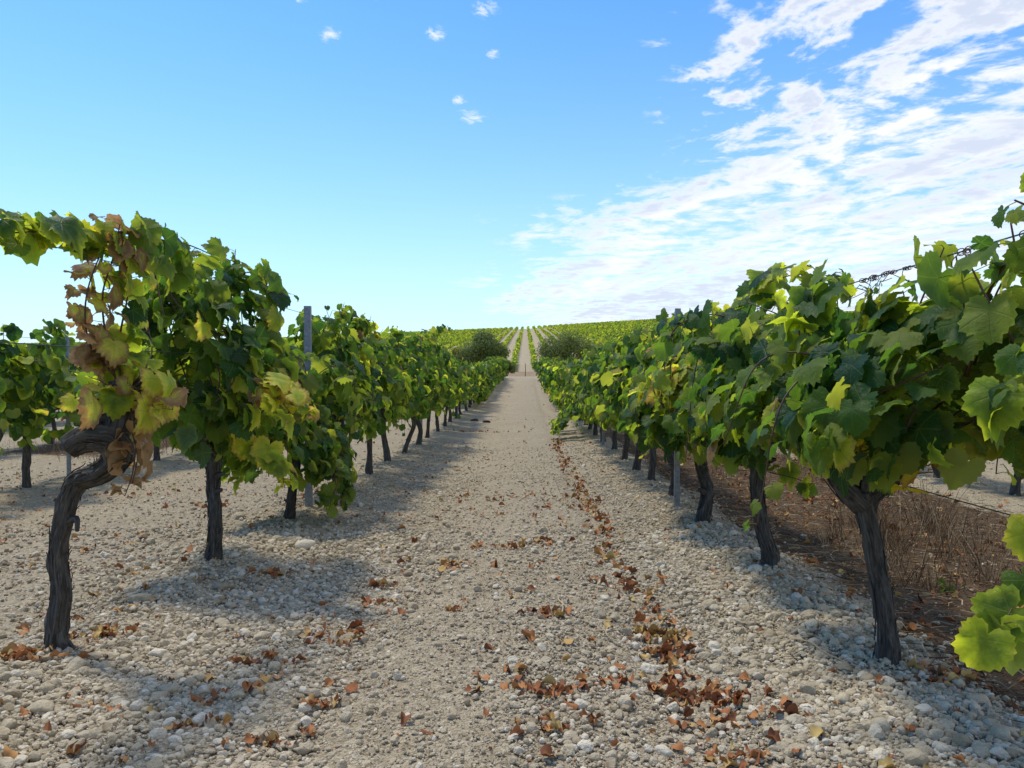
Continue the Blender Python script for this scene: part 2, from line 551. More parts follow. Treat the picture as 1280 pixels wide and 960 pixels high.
M_STEEL, q, out = material('galvanised_steel')
pos = q.n('ShaderNodeNewGeometry').outputs['Position']
nz = q.noise(pos, 24.0, 5.0, 0.65)
col = q.ramp(nz, [(.3, (.13, .145, .155)), (.55, (.23, .25, .265)), (.75, (.34, .36, .37))])
col = q.mix(q.sstep(q.noise(pos, 6.0, 4.0, 0.7), .60, .72), col, (.16, .085, .045))
q.nt.links.new(principled(q, col, q.lin(nz, .3, .7, .38, .62), 0.5, bump(q, nz, 0.2, 0.003), 0.35), out.inputs[0])

M_WIRE, q, out = material('weathered_wire')
q.nt.links.new(principled(q, (.10, .10, .10), 0.5, 0.5, None, 0.6), out.inputs[0])

M_STRAW, q, out = material('dry_straw')
col = q.ramp(q.attr('rnd'), [(0, (.055, .031, .018)), (.45, (.17, .095, .046)), (.75, (.33, .22, .11)), (1, (.52, .41, .25))])
q.nt.links.new(principled(q, col, 0.8, 0.2), out.inputs[0])

M_BUSH, q, out = material('bush_leaf')
col = q.ramp(q.attr('rnd'), [(0, (.060, .100, .028)), (.5, (.105, .150, .040)), (1, (.17, .21, .06))])
col = q.mix(q.attr('age'), col, (.27, .23, .04))
p = principled(q, col, 0.55, 0.3)
t = q.n('ShaderNodeBsdfTranslucent')
q.put(t.inputs['Color'], q.mix(1.0, col, (1.6, 1.6, .8), 'MULTIPLY'))
mx = q.n('ShaderNodeMixShader')
mx.inputs[0].default_value = 0.42
q.nt.links.new(p, mx.inputs[1])
q.nt.links.new(t.outputs[0], mx.inputs[2])
q.nt.links.new(mx.outputs[0], out.inputs[0])


def soil_colour(q, pos):
    """Pale chalky soil, shared by the ground and the loose clods."""
    n1 = q.noise(pos, 1.1, 4.0, 0.6)
    n2 = q.noise(pos, 17.0, 5.0, 0.65)
    c = q.mix(n1, (.455, .375, .25), (.605, .52, .375))
    return q.mix(q.sstep(n2, .35, .7), q.mix(0.45, c, (.24, .18, .11)), c), n2


M_CLOD, q, out = material('chalky_clod')
pos = q.n('ShaderNodeNewGeometry').outputs['Position']
c, n2 = soil_colour(q, pos)
c = q.mix(q.m('MULTIPLY', q.sstep(q.attr('rnd'), .62, 1.0), 0.75), c, (.72, .645, .51))
c = q.mix(q.m('MULTIPLY', q.sstep(q.attr('rnd'), .30, .0), 0.6), c, (.28, .215, .135))
n3 = q.noise(pos, 140.0, 3.0, 0.7)
q.nt.links.new(principled(q, c, 0.95, 0.1, bump(q, q.m('ADD', q.noise(pos, 55.0, 4.0, 0.65), q.m('MULTIPLY', n3, 0.35)), 0.8, 0.012)), out.inputs[0])

M_GROUND, q, out = material('stony_soil')
pos = q.n('ShaderNodeNewGeometry').outputs['Position']
c, n2 = soil_colour(q, pos)
vor = q.n('ShaderNodeTexVoronoi', feature='F1')
q.put(vor.inputs['Vector'], q.mix(0.06, pos, q.noise(pos, 22.0, 2.0, out=1)))
vor.inputs['Scale'].default_value = 62.0
vor2 = q.n('ShaderNodeTexVoronoi', feature='F1')
q.put(vor2.inputs['Vector'], pos)
vor2.inputs['Scale'].default_value = 150.0
cell = q.sep(vor.outputs['Color'])[0]
cell2 = q.sep(vor2.outputs['Color'])[0]
c = q.mix(q.m('MULTIPLY', q.sstep(cell, .55, 1.0), 0.40), c, (.58, .52, .42))
c = q.mix(q.m('MULTIPLY', q.sstep(cell, .40, .0), 0.55), c, (.17, .135, .09))
c = q.mix(q.m('MULTIPLY', q.sstep(q.noise(pos, 7.5, 6.0, 0.7), .54, .66), 0.38), c, (.22, .17, .115))
c = q.mix(q.m('MULTIPLY', q.sstep(q.noise(pos, 95.0, 3.0, 0.65), .60, .70), 0.55), c, (.17, .10, .055))
c = q.mix(q.m('MULTIPLY', q.sstep(cell2, .75, 1.0), 0.35), c, (.60, .55, .46))
# brown mulch and dry litter between the vine rows, dry margin at the foot of the hill: attribute age
mul = q.sstep(q.m('ADD', q.attr('age'), q.m('MULTIPLY', q.m('SUBTRACT', q.noise(pos, 2.6, 5.0, 0.65), 0.5), 0.55)), .40, .62)
mc = q.ramp(q.noise(pos, 30.0, 5.0, 0.7), [(.3, (.030, .018, .011)), (.5, (.088, .053, .030)), (.7, (.21, .135, .074))])
c = q.mix(q.m('MULTIPLY', mul, 0.9), c, mc)
dry = q.sstep(q.m('ADD', q.attr('rnd'), q.m('MULTIPLY', q.m('SUBTRACT', q.noise(pos, 0.35, 5.0, 0.65), 0.5), 1.1)), .4, .6)
c = q.mix(q.m('MULTIPLY', dry, 0.6), c, q.mix(q.noise(pos, 1.6, 4.0), (.20, .105, .05), (.34, .22, .11)))
c = q.mix(1.0, c, (.92, .90, .87), 'MULTIPLY')
h = q.m('ADD', q.m('MULTIPLY', q.m('SUBTRACT', 1.0, vor.outputs['Distance']), 1.0), q.m('MULTIPLY', n2, 0.8))
h = q.m('ADD', h, q.m('MULTIPLY', q.m('SUBTRACT', 1.0, vor2.outputs['Distance']), 0.35))
q.nt.links.new(principled(q, c, 0.95, 0.1, bump(q, h, 0.95, 0.016)), out.inputs[0])

# ------------------------------------------------------------------ the ground: one sheet from the camera to behind the hill
xs = list(np.arange(-4.6, 4.6001, 0.032))
st = 0.04
while xs[-1] < 900:
    st *= 1.11
    xs.append(xs[-1] + st)
    xs.insert(0, xs[0] - st)
ys, y = [], 1.2
while y < 1150:
    ys.append(y)
    y += max(0.032, 0.0062 * y - 0.005) if y < 140 else 0.012 * y
ys = [-400, -100, -30, -12, -6, -3, -1.5, -.6, .1, .6, .95] + ys
X, Y = np.meshgrid(np.array(xs), np.array(ys), indexing='xy')
Z = gz(X, Y)
damp = np.clip(1.3 - Y / 14, 0.15, 1) * (np.abs(X) < 6)
rough = np.where((X > -0.55) & (X < 0.42), 0.45, 1.0)
Z = Z + damp * rough * (0.030 * (fbm(X * 9, Y * 9, 21, 4) - 0.5) + 0.022 * np.maximum(fbm(X * 20, Y * 20, 33, 2) - 0.52, 0))
ny, nx = X.shape
idx = np.arange(nx * ny).reshape(ny, nx)
a, b, c_, d = idx[:-1, :-1].ravel(), idx[:-1, 1:].ravel(), idx[1:, 1:].ravel(), idx[1:, :-1].ravel()
F = np.concatenate([np.stack([a, b, c_], -1), np.stack([a, c_, d], -1)])


def mulch(x, y):
    """How far the ground is covered in brown mulch, 0 to 1."""
    x, y = np.asarray(x, float), np.asarray(y, float)
    e = 1.74 + 0.10 * np.sin(y * 1.7) + 0.12 * (vnoise(x * 3, y * 3, 8) - .5)
    m = np.clip((x - e) / 0.30 + 0.3, 0, 1) * np.clip((4.55 - x) / 0.35, 0, 1) * np.clip((58 - y) / 4, 0, 1) * np.clip((y + 3) / 2, 0, 1)
    m2 = np.clip((x + 9.3) / 0.5, 0, 1) * np.clip((-6.3 - x) / 0.5, 0, 1) * np.clip((y - 12) / 2, 0, 1) * np.clip((58 - y) / 4, 0, 1)
    return np.maximum(m, m2 * .85)


ground_dry = np.clip((Y - 61) / 3, 0, 1) * np.clip((131 - Y) / 3, 0, 1)
g = Geo()
g.add(np.stack([X, Y, Z], -1).reshape(-1, 3), F, None, ground_dry.ravel(), mulch(X, Y).ravel())
ground = g.obj('ground', [M_GROUND])
tag(ground, kind='structure')

# ------------------------------------------------------------------ vines
rngs = np.random.default_rng


class Vine:
    """Collects the wood and the leaves of one vine in its own coordinates (base at the origin, row along y)."""
    def __init__(self, seed, lod):
        self.r, self.lod = rngs(seed), lod
        self.seed = seed
        self.trunk, self.crown = Geo(), Geo()
        self.p, self.n, self.t, self.s, self.a = [], [], [], [], []

    def wood(self, ctrl, radii, seg=None, rough=0.42):
        lod = self.lod
        ctrl = np.asarray(ctrl, float)
        length = np.linalg.norm(np.diff(ctrl, axis=0), axis=1).sum()
        n = max(5, int(length / (0.013, 0.045, 0.12)[lod]))
        cr = spline(np.column_stack([ctrl, radii]), n)
        tube(self.trunk, cr[:, :3], np.maximum(cr[:, 3], .004), seg or (22, 9, 6)[lod], rough, self.seed + len(self.trunk.V), 0)
        if lod == 0 and radii[0] > .03:                          # loose strips of shaggy bark
            r = self.r
            T = unit(np.gradient(cr[:, :3], axis=0))
            for _ in range(int(length * 120)):
                i0 = int(r.integers(1, n - 3))
                m = int(min(r.integers(4, 14), n - 1 - i0))
                if m < 3:
                    continue
                q0 = unit(r.normal(0, 1, 3))
                seg_ = cr[i0:i0 + m]
                N = unit(q0 - T[i0:i0 + m] * (T[i0:i0 + m] @ q0)[:, None])
                B = np.cross(T[i0:i0 + m], N)
                u = np.linspace(-1, 1, m)
                off = seg_[:, 3] * (1.04 + .10 * r.random()) + .006 * np.abs(u) ** 2 * r.random() + (.010 * np.maximum(u, 0) ** 3 if r.random() < .4 else 0)
                c = seg_[:, :3] + N * off[:, None]
                wd = (r.uniform(.0025, .0065) * (1 - .75 * np.abs(u) ** 3))[:, None]
                V = np.concatenate([c - B * wd, c + B * wd, c - N * .004])
                k = np.arange(m - 1)
                F = np.concatenate([np.stack([a_, b_, c_], -1) for a_, b_, c_ in ((k, k + 1, k + m), (k + 1, k + m + 1, k + m), (k, k + 2 * m, k + 1), (k + 2 * m, k + 2 * m + 1, k + 1), (k + m, k + m + 1, k + 2 * m), (k + m + 1, k + 2 * m + 1, k + 2 * m))])
                lp_ = np.tile(np.column_stack([np.full(m, q0[0] * .05), np.full(m, q0[1] * .05), np.linspace(0, .012 * m, m)]), (3, 1))
                self.trunk.add(V, F, lp_, float(r.random()))

    def shoot(self, ctrl, leaf=0.115, step=0.062, age=0.0, spread=1.0, r0=0.0055, axis=0.0, cane=True, outward=0.75, t0=0.06):
        """A cane through ctrl with leaves alternating along it."""
        r = self.r
        ctrl = np.asarray(ctrl, float)
        length = np.linalg.norm(np.diff(ctrl, axis=0), axis=1).sum()
        n = max(4, int(length / (0.035, 0.08, 0.2)[self.lod]))
        c = spline(ctrl, n)
        if cane:
            tube(self.crown, c, np.linspace(r0, r0 * .45, n), (6, 4, 3)[self.lod], 0, 0, 1)
        k = max(2, int(length * (1 - t0) / step))
        t = np.clip(np.linspace(t0, 1, k) + r.normal(0, .3 / k, k), 0, 1)
        P0 = np.stack([np.interp(t, np.linspace(0, 1, n), c[:, i]) for i in range(3)], -1)
        T = unit(np.stack([np.interp(t, np.linspace(0, 1, n), np.gradient(c, axis=0)[:, i]) for i in range(3)], -1))
        q = r.normal(0, 1, (k, 3))
        q = unit(q - T * (q * T).sum(-1, keepdims=True))
        q[:, 2] = q[:, 2] * .6 + .1
        pet = r.uniform(.035, .095, k) * spread
        P1 = P0 + q * pet[:, None]
        if self.lod == 0:
            for a_, b_ in zip(P0, P1):
                tube(self.crown, np.stack([a_, (a_ + b_) / 2 + (0, 0, .006), b_]), [.0019, .0015, .0013], 3, 0, 0, 2, float(r.random()), False)
        o = np.stack([P1[:, 0] - axis, np.zeros(k), np.zeros(k)], -1)
        o = np.sign(o) * np.clip(np.abs(o) * 5, 0, 1) * outward
        nrm = o + np.array((0, 0, .62)) + r.normal(0, .46, (k, 3)) + q * .2
        tip = np.array((0, 0, -.75)) + o * .5 + q * .5 + r.normal(0, .33, (k, 3))
        self.p.append(P1); self.n.append(nrm); self.t.append(tip)
        taper = np.interp(t, [0, .75, 1], [1, 1, .55])
        self.s.append(leaf * taper * r.uniform(.5, 1.12, k))
        self.a.append(np.clip(age + r.normal(0, .05 + .16 * age, k), 0, 1.1))

    def leaves_at(self, P, nrm, tip, size, age):
        k = len(P)
        self.p.append(np.asarray(P, float)); self.n.append(np.broadcast_to(nrm, (k, 3))); self.t.append(np.broadcast_to(tip, (k, 3)))
        self.s.append(np.broadcast_to(size, (k,))); self.a.append(np.broadcast_to(age, (k,)))

    def fill(self, k, y0, y1, z0, z1, hw, leaf=.115, age=0.0, axis=0.0, top=1.0):
        """Leaves of the small side shoots: they close the flanks and the top of the leaf wall."""
        r = self.r
        y = r.uniform(y0, y1, k)
        z = z0 + (z1 - z0) * r.beta(1.25, 1.15, k)
        rel = (z - z0) / (z1 - z0)
        wid = hw * np.interp(rel, [0, .18, .38, .62, .85, 1], [.55, .95, 1.08, .80, .52, .34]) * (0.62 + .76 * vnoise(y * 2.3 + self.seed, z * 2.6, self.seed))
        half = max(abs(y0), abs(y1))
        z = z + .42 * rel * (vnoise(y * 2.2, np.zeros(k) + self.seed, 3) - .62) - .30 * rel * (np.abs(y) / half) ** 3
        sgn = np.where(r.random(k) < .5, -1, 1)
        dep = 1 - np.abs(r.normal(0, .28, k))
        x = axis + sgn * wid * np.clip(dep, .0, 1.1)
        P = np.stack([x, y, z], -1)
        o = np.stack([sgn, np.zeros(k), np.zeros(k)], -1)
        nrm = o * .85 + np.stack([np.zeros(k), r.normal(0, .45, k), .35 + .75 * rel], -1) + r.normal(0, .42, (k, 3))
        tip = np.array((0, 0, -.9)) + o * .45 + r.normal(0, .35, (k, 3))
        self.leaves_at(P, nrm, tip, leaf * r.uniform(.42, 1.08, k), np.clip(age + r.normal(0, .06 + .1 * age, k), 0, 1))

    def finish_leaves(self):
        if self.p:
            a = np.concatenate(self.a)
            if self.r.random() < 2:
                odd = self.r.random(len(a))
                a = np.where(odd < .04, self.r.uniform(.16, .36, len(a)), a)
                a = np.where(odd > .992, self.r.uniform(.6, 1., len(a)), a)
            put_leaves(self.crown, self.r, np.concatenate(self.p), np.concatenate(self.n), np.concatenate(self.t), np.concatenate(self.s), a, self.lod)

    def build(self, loc, label, group=None):
        root = empty('grape_vine', loc)
        tag(root, label, 'vine', group)
        if self.trunk.n:
            self.trunk.obj('trunk', [M_BARK], root)
        self.finish_leaves()
        if self.crown.n:
            self.crown.obj('crown', [M_LEAF if self.lod < 2 else M_LEAF_FAR, M_CANE, M_STEM], root)
        return root


def gen_trunk(v, head=.70, lean=(0, 0), arm=.55, r0=.052, fork=True):
    r = v.r
    lx, ly = lean
    k = lambda s=.03: r.normal(0, s)
    base = np.array((0, 0, -.05))
    ctrl = [base, (k(.012), k(.012), .05), (lx * .3 + k(), ly * .3 + k(), head * .36), (lx * .7 + k(), ly * .7 + k(), head * .7), (lx, ly, head)]
    v.wood(ctrl, [r0 * 1.5, r0 * 1.15, r0 * .92, r0 * .95, r0 * 1.12])
    hd = np.array((lx, ly, head - .05))
    for s in (-1, 1):
        a = arm * r.uniform(.75, 1.1)
        v.wood([hd, hd + (k(), s * a * .35, .09 + k()), hd + (k(.05), s * a * .7, .16 + k()), hd + (k(.06), s * a, .20 + k(.04))],
               [r0 * .95, r0 * .72, r0 * .55, r0 * .38])
    for _ in range(5 if v.lod == 0 else 0):                      # knots and old pruning stubs
        z = r.uniform(.12, head)
        c = np.array((lx * z / head, ly * z / head, z))
        d = unit(np.array((r.normal(), r.normal(), .5)))
        v.wood([c, c + d * r0 * 1.0, c + d * (r0 * 1.35 + .012)], [r0 * .45, r0 * .38, r0 * .22], 10)
    # spurs on the arms
    for _ in range(4 if v.lod < 2 else 0):
        yy = r.uniform(-arm, arm)
        p = hd + (k(), yy, .08 + .18 * abs(yy) / max(arm, .1))
        v.wood([p, p + (k(.05), k(.04), .07), p + (k(.07), k(.06), .13)], [r0 * .45, r0 * .33, r0 * .24], 8 if v.lod == 0 else 5)
    return hd


def gen_crown(v, hd, H=1.74, hw=.40, ln=.86, nsh=13, fill=150, leaf=.115, age=0.03, droop=.28, low=.62, xo=0.0):
    r = v.r
    fill = int(fill * (1.9 if v.lod == 0 else 1.5 if v.lod == 1 else 1.1))
    for i in range(1 if r.random() < .7 else 2):
        s = np.array((xo + r.normal(0, .06), r.uniform(-.7, .7) * ln, H - .25))
        e = s + (r.normal(0, .10), r.normal(0, .14), r.uniform(.25, .48))
        v.shoot([s, s * .5 + e * .5 + (r.normal(0, .04), 0, .03), e], leaf * .85, .036, age=age + .03)
    for i in range(nsh):
        t = -1 + 2 * (i + r.uniform(.1, .9)) / nsh
        s = hd + (r.normal(0, .03), t * ln * .72, .14 + .1 * abs(t))
        sg = 1 if r.random() < .5 else -1
        top = np.array((xo + r.normal(0, hw * .30), t * ln + r.normal(0, .14), H - .22 * abs(t) ** 3 + r.normal(-.04, .10)))
        if r.random() < droop:                                   # arches over and hangs
            out = hw * r.uniform(.8, 1.35) * sg
            m1 = np.array((xo + out * .45, s[1] + r.normal(0, .1), s[2] + r.uniform(.25, .55)))
            m2 = np.array((xo + out, m1[1] + r.normal(0, .15), m1[2] + r.uniform(-.15, .08)))
            e = np.array((xo + out * r.uniform(.95, 1.25), m2[1] + r.normal(0, .15), max(low - r.uniform(0.0, .25), m2[2] - r.uniform(.35, .7))))
            v.shoot([s, m1, m2, e], leaf, age=age)
        else:
            m1 = s * .6 + top * .4 + (sg * hw * r.uniform(.1, .6), r.normal(0, .08), 0)
            pts = [s, m1, top]
            if r.random() < .35:
                pts.append(top + (r.normal(0, .16), r.normal(0, .2), r.uniform(-.12, .14)))
            v.shoot(pts, leaf, age=age)
    v.fill(fill, -ln * 1.02, ln * 1.02, low, H - .02, hw, leaf, age, xo)


def base(x, y):
    return np.array((x, y, float(gz(x, y))))


def loc_of(p, b):
    return np.asarray(p, float) - b


TWIST, MULCH = 'twisted-trunk row', 'mulch row'
vines = []

# ---- the row to the photographer's left hand, x = -2
b = base(LEFT, 1.75)                                             # just out of the frame: its top arm and its shade show
v = Vine(100, 0)
hd = gen_trunk(v)
gen_crown(v, hd, ln=.55, nsh=9, fill=110, hw=.34)
v.shoot([(0.0, .5, 1.62), (.02, .9, 1.70), (.03, 1.25, 1.74), (.05, 1.5, 1.72)], .085, .04, age=.10)
v.build(b, 'vine mostly out of view whose leafy arm runs in along the top wire')

b = base(LEFT, 3.44)
v = Vine(101, 0)
Q = lambda u, w_, Y=3.44: loc_of(at(u, w_, Y), b)
v.wood([(0, 0, -.06), Q(70, 800), Q(76, 740), Q(73, 690), Q(84, 630), Q(98, 600), Q(126, 590, 3.41), Q(146, 572, 3.38), Q(136, 550, 3.36), Q(106, 548, 3.32), Q(84, 560, 3.29)],
       [.064, .046, .038, .037, .038, .042, .046, .053, .053, .048, .040], 24, .48)
v.wood([Q(137, 556, 3.38), Q(148, 528, 3.40), Q(150, 505, 3.44), Q(146, 478, 3.47)], [.054, .056, .055, .036], 20, .5)
v.wood([Q(146, 518, 3.42), Q(126, 522, 3.4), Q(112, 516, 3.4)], [.045, .032, .022], 14, .5)
v.wood([Q(150, 500, 3.44), Q(172, 486, 3.5), Q(180, 470, 3.55)], [.04, .028, .02], 14, .5)
v.wood([Q(82, 655), Q(96, 648, 3.40), Q(97, 664, 3.38)], [.016, .012, .008], 8, .3)
v.shoot([Q(146, 480), Q(134, 430), Q(128, 370), Q(142, 320), Q(150, 280)], .082, .022, .56, 1.2)
v.shoot([Q(150, 478), Q(150, 420, 3.5), Q(160, 360, 3.5), Q(150, 290, 3.5)], .085, .024, .24, 1.1)
v.shoot([Q(144, 470), Q(112, 430, 3.4), Q(108, 370, 3.35), Q(132, 300, 3.4)], .085, .030, .52)
v.shoot([Q(140, 300), Q(100, 298, 3.3), Q(55, 290, 3.1), Q(0, 292, 2.95)], .12, .046, .13)
v.shoot([Q(150, 300), Q(110, 290, 3.4), Q(60, 296, 3.25), Q(20, 285, 3.05)], .12, .055, .12)
v.shoot([Q(150, 290), Q(190, 298, 3.7), Q(235, 306, 4.1), Q(272, 322, 4.4)], .115, .05, .08)
v.shoot([Q(155, 310), Q(185, 320, 3.8), Q(225, 345, 4.1)], .115, .05, .05)
v.shoot([Q(190, 320, 3.8), Q(196, 355, 3.8), Q(205, 395, 3.8)], .13, .075, .04)
v.shoot([Q(150, 486), Q(175, 470, 3.5), Q(190, 440, 3.6), Q(185, 410, 3.6)], .11, .06, .12)
root = v.build(b, 'twisted hook-shaped grey vine with withering brown and yellow leaves', 'vines of the ' + TWIST)
twisted = root


def spray(root, b, seed, lists, label, leaf=.11, step=.045, age=.36, name='leaf_spray', lod=0, outward=.5, shape=0):  # on the bright shoots, age also puts sunlit brightness into the leaf colour
    """A shoot that looks different from the rest of its vine: a part of its own."""
    v = Vine(seed, lod)
    for pts in lists:
        v.shoot([loc_of(p, b) for p in pts], leaf, step, age, .8, .004, outward=outward, axis=-3 if root.location.x < 0 else 3)
    put_leaves(v.crown, v.r, np.concatenate(v.p), np.concatenate(v.n), np.concatenate(v.t), np.concatenate(v.s), np.concatenate(v.a), shape)
    o = v.crown.obj(name, [M_LEAF, M_CANE, M_STEM], root)
    o['label'] = label
    return o


spray(root, b, 301, [[at(146, 492, 3.40), at(130, 478, 3.34), at(108, 470, 3.28)], [at(140, 500, 3.38), at(112, 500, 3.3), at(96, 508, 3.26)]], 'young leaves tinted a sunlit yellow-green', .095, .036, .30)
spray(root, b, 302, [[at(158, 492, 3.44), at(185, 482, 3.40), at(210, 492, 3.36), at(216, 512, 3.34)], [at(165, 500, 3.4), at(190, 506, 3.36), at(200, 525, 3.34)]], 'young leaves tinted a sunlit yellow', .095, .034, .38)
spray(root, b, 303, [[at(160, 505, 3.40), at(170, 545, 3.36), at(166, 590, 3.34), at(156, 620, 3.34)], [at(165, 540, 3.37), at(172, 570, 3.35), at(165, 605, 3.34)]], 'hanging string of dead tan leaves', .080, .026, .93, 'withered_leaves', shape='dry')

b = base(LEFT, 5.06)
v = Vine(102, 0)
hd = gen_trunk(v, .72, (.03, .0), .45, .041)
gen_crown(v, hd, H=1.84, hw=.42, ln=.58, nsh=15, fill=220, leaf=.105, age=.03, droop=.2, low=.74)
v.shoot([hd, at(330, 440, 5.1) - b, at(338, 380, 5.2) - b, at(330, 345, 5.2) - b], .13, .06, .08)
v.shoot([hd, at(215, 420, 4.9) - b, at(205, 350, 4.8) - b, at(215, 310, 4.7) - b], .125, .055, .05)
root = v.build(b, 'tall dark green vine on a straight shaggy trunk behind the twisted vine', 'vines of the ' + TWIST)
spray(root, b, 311, [[at(300, 478, 4.75), at(330, 478, 4.6), at(365, 490, 4.5), at(388, 520, 4.45)], [at(330, 480, 4.6), at(350, 500, 4.5), at(372, 528, 4.45)]], 'sunlit yellow-green shoot tip', .10, .028, .34)
spray(root, b, 312, [[at(300, 540, 4.9), at(325, 560, 4.75), at(350, 585, 4.7), at(356, 610, 4.7)]], 'bright green low leaves', .11, .032, .24)

b = base(LEFT, 6.72)
v = Vine(103, 0)
hd = gen_trunk(v, .62, (.06, .05), .45, .036)
gen_crown(v, hd, H=1.22, hw=.42, ln=.62, nsh=11, fill=170, leaf=.115, droop=.45, low=.4)
for k in range(10):
    s = v.r.uniform(-.35, .35)
    v.shoot([(.1, s, .75), (.34, s - .05, .72), (.46 + .06 * v.r.normal(), s - .15, .45), (.42 + .08 * v.r.normal(), s - .2, .12 + .06 * v.r.random())], .105, .06, .02)
v.build(b, 'low bushy vine whose leaves hang almost to the ground before the metal post', 'vines of the ' + TWIST)

ORD = ['first', 'second', 'third', 'fourth', 'fifth', 'sixth', 'seventh', 'eighth', 'ninth', 'tenth', 'eleventh', 'twelfth']
left_y = [8.5, 10.1, 11.75, 13.3, 14.9, 16.6, 18.2, 19.8, 21.5, 23.1]
trunk_look = ['thick straight trunk', 'slim straight trunk', 'leaning trunk', 'trunk bent at the foot', 'dark upright trunk', 'dark trunk', 'dark trunk', 'dark trunk', 'short trunk', 'short trunk']
for i, yy in enumerate(left_y):
    b = base(LEFT + (0.03 * math.sin(i * 2.1)), yy)
    v = Vine(110 + i, 0 if i < 1 else 1)
    hd = gen_trunk(v, .68, (v.r.normal(0, .06), v.r.normal(0, .10)), .5, (.046 if i % 2 == 0 else .037))
    gen_crown(v, hd, H=(1.84, 1.86, 1.78, 1.90, 2.06, 1.96, 1.80, 1.66, 1.6, 1.52)[i], hw=.42, ln=.76, nsh=13, fill=170, leaf=.115, droop=.26, low=.60 if i % 3 else .5)
    v.build(b, f'{ORD[i]} vine past the post in the {TWIST}, {trunk_look[i]}', 'vines of the ' + TWIST)

# ---- the row along the mulch, x = 1.5
b = base(RIGHT, 1.6)
v = Vine(200, 0)
hd = gen_trunk(v)
gen_crown(v, hd, H=1.42, ln=.50, nsh=10, fill=120, hw=.32, leaf=.088, low=1.02, droop=.0)
v.shoot([loc_of(at(1208, 470, 2.75), b), loc_of(at(1238, 360, 2.6), b), loc_of(at(1285, 300, 2.45), b), loc_of(at(1330, 230, 2.3), b)], .10, .15, .03, r0=.008)
v.shoot([loc_of(at(1215, 440, 2.7), b), loc_of(at(1205, 380, 2.65), b), loc_of(at(1195, 320, 2.6), b)], .14, .075, .05)
v.shoot([loc_of(at(1320, 420, 2.4), b), loc_of(at(1290, 360, 2.4), b), loc_of(at(1272, 320, 2.4), b), loc_of(at(1262, 270, 2.4), b)], .105, .045, .05)
v.shoot([loc_of(at(1300, 470, 2.45), b), loc_of(at(1262, 420, 2.5), b), loc_of(at(1232, 370, 2.55), b), loc_of(at(1205, 315, 2.6), b)], .11, .045, .06)
v.shoot([loc_of(at(1325, 300, 2.3), b), loc_of(at(1290, 262, 2.3), b), loc_of(at(1268, 250, 2.3), b)], .10, .05, .03)
v.shoot([loc_of(at(1345, 620, 2.15), b), loc_of(at(1310, 660, 2.1), b), loc_of(at(1285, 720, 2.02), b), loc_of(at(1255, 780, 1.96), b)], .09, .4, .17, outward=.3, r0=.003)
hang = [((1262, 765, 1.98), (-.75, -.75, .35), (-.7, .1, -.45), 0.088, .16), ((1232, 800, 1.95), (-.35, -.9, .25), (-.45, 0, -1), .082, .2), ((1256, 790, 1.97), (.75, .45, .35), (.1, -.2, -1), .092, .10),
        ((1290, 665, 2.05), (-.5, -.8, .4), (-.3, 0, -1), .075, .24), ((1282, 725, 2.0), (-.3, -.8, .5), (.4, 0, -1), .07, .08)]
v.leaves_at(np.array([loc_of(at(*h[0]), b) for h in hang]), np.array([h[1] for h in hang]), np.array([h[2] for h in hang]), np.array([h[3] for h in hang]), np.array([h[4] for h in hang]))
v.build(b, 'vine mostly out of view with a bare purple cane and low dangling leaves')

b = base(RIGHT, 3.33)
v = Vine(201, 0)
Q = lambda u, w_, Y=3.33: loc_of(at(u, w_, Y), b)
v.wood([(0, 0, -.06), Q(1108, 800), Q(1102, 745), Q(1094, 690), Q(1084, 640), Q(1082, 615)], [.064, .041, .035, .034, .039, .048], 24, .46)
v.wood([Q(1084, 632), Q(1056, 606, 3.36), Q(1036, 575, 3.42), Q(1026, 545, 3.46), Q(1030, 505, 3.5)], [.052, .050, .048, .044, .032], 20, .5)
v.wood([Q(1084, 625), Q(1110, 600, 3.25), Q(1135, 560, 3.1), Q(1160, 530, 2.95)], [.045, .034, .026, .02], 16, .45)
v.wood([Q(1084, 618), Q(1088, 590, 3.3), Q(1086, 560, 3.3)], [.04, .03, .02], 14, .5)
hd = np.array((-.12, .02, .72))
gen_crown(v, hd, H=1.46, hw=.44, ln=.78, nsh=18, fill=360, leaf=.094, age=.03, droop=.10, low=.86, xo=-.06)
v.shoot([Q(1040, 520), Q(1000, 440, 3.5), Q(1010, 370, 3.55), Q(1045, 340, 3.5)], .135, .055, .10)
v.shoot([Q(1100, 560), Q(1120, 460, 3.1), Q(1150, 380, 2.95), Q(1180, 310, 2.85)], .14, .065, .06)
v.shoot([Q(1160, 520, 3.0), Q(1215, 460, 2.8), Q(1240, 380, 2.7), Q(1265, 330, 2.6)], .14, .06, .05)
v.shoot([Q(1150, 540, 3.0), Q(1210, 530, 2.8), Q(1250, 480, 2.7), Q(1290, 450, 2.6)], .14, .06, .05)
root = v.build(b, 'large-leaved vine on a dark forked trunk at the mulch edge', 'vines of the ' + MULCH)
spray(root, b, 321, [[at(1100, 545, 3.0), at(1072, 530, 2.92), at(1055, 515, 2.9)], [at(1090, 560, 3.0), at(1070, 570, 2.92), at(1062, 590, 2.9)]], 'young leaves tinted a sunlit bright green', .10, .036, .26)
spray(root, b, 322, [[at(1120, 600, 3.1), at(1145, 592, 3.0), at(1168, 590, 2.95)]], 'yellow-green sunlit leaves', .10, .045, .36)
spray(root, b, 323, [[at(1135, 400, 2.95), at(1128, 385, 2.9), at(1120, 390, 2.88)]], 'large pale underside of a leaf', .19, .4, .20)

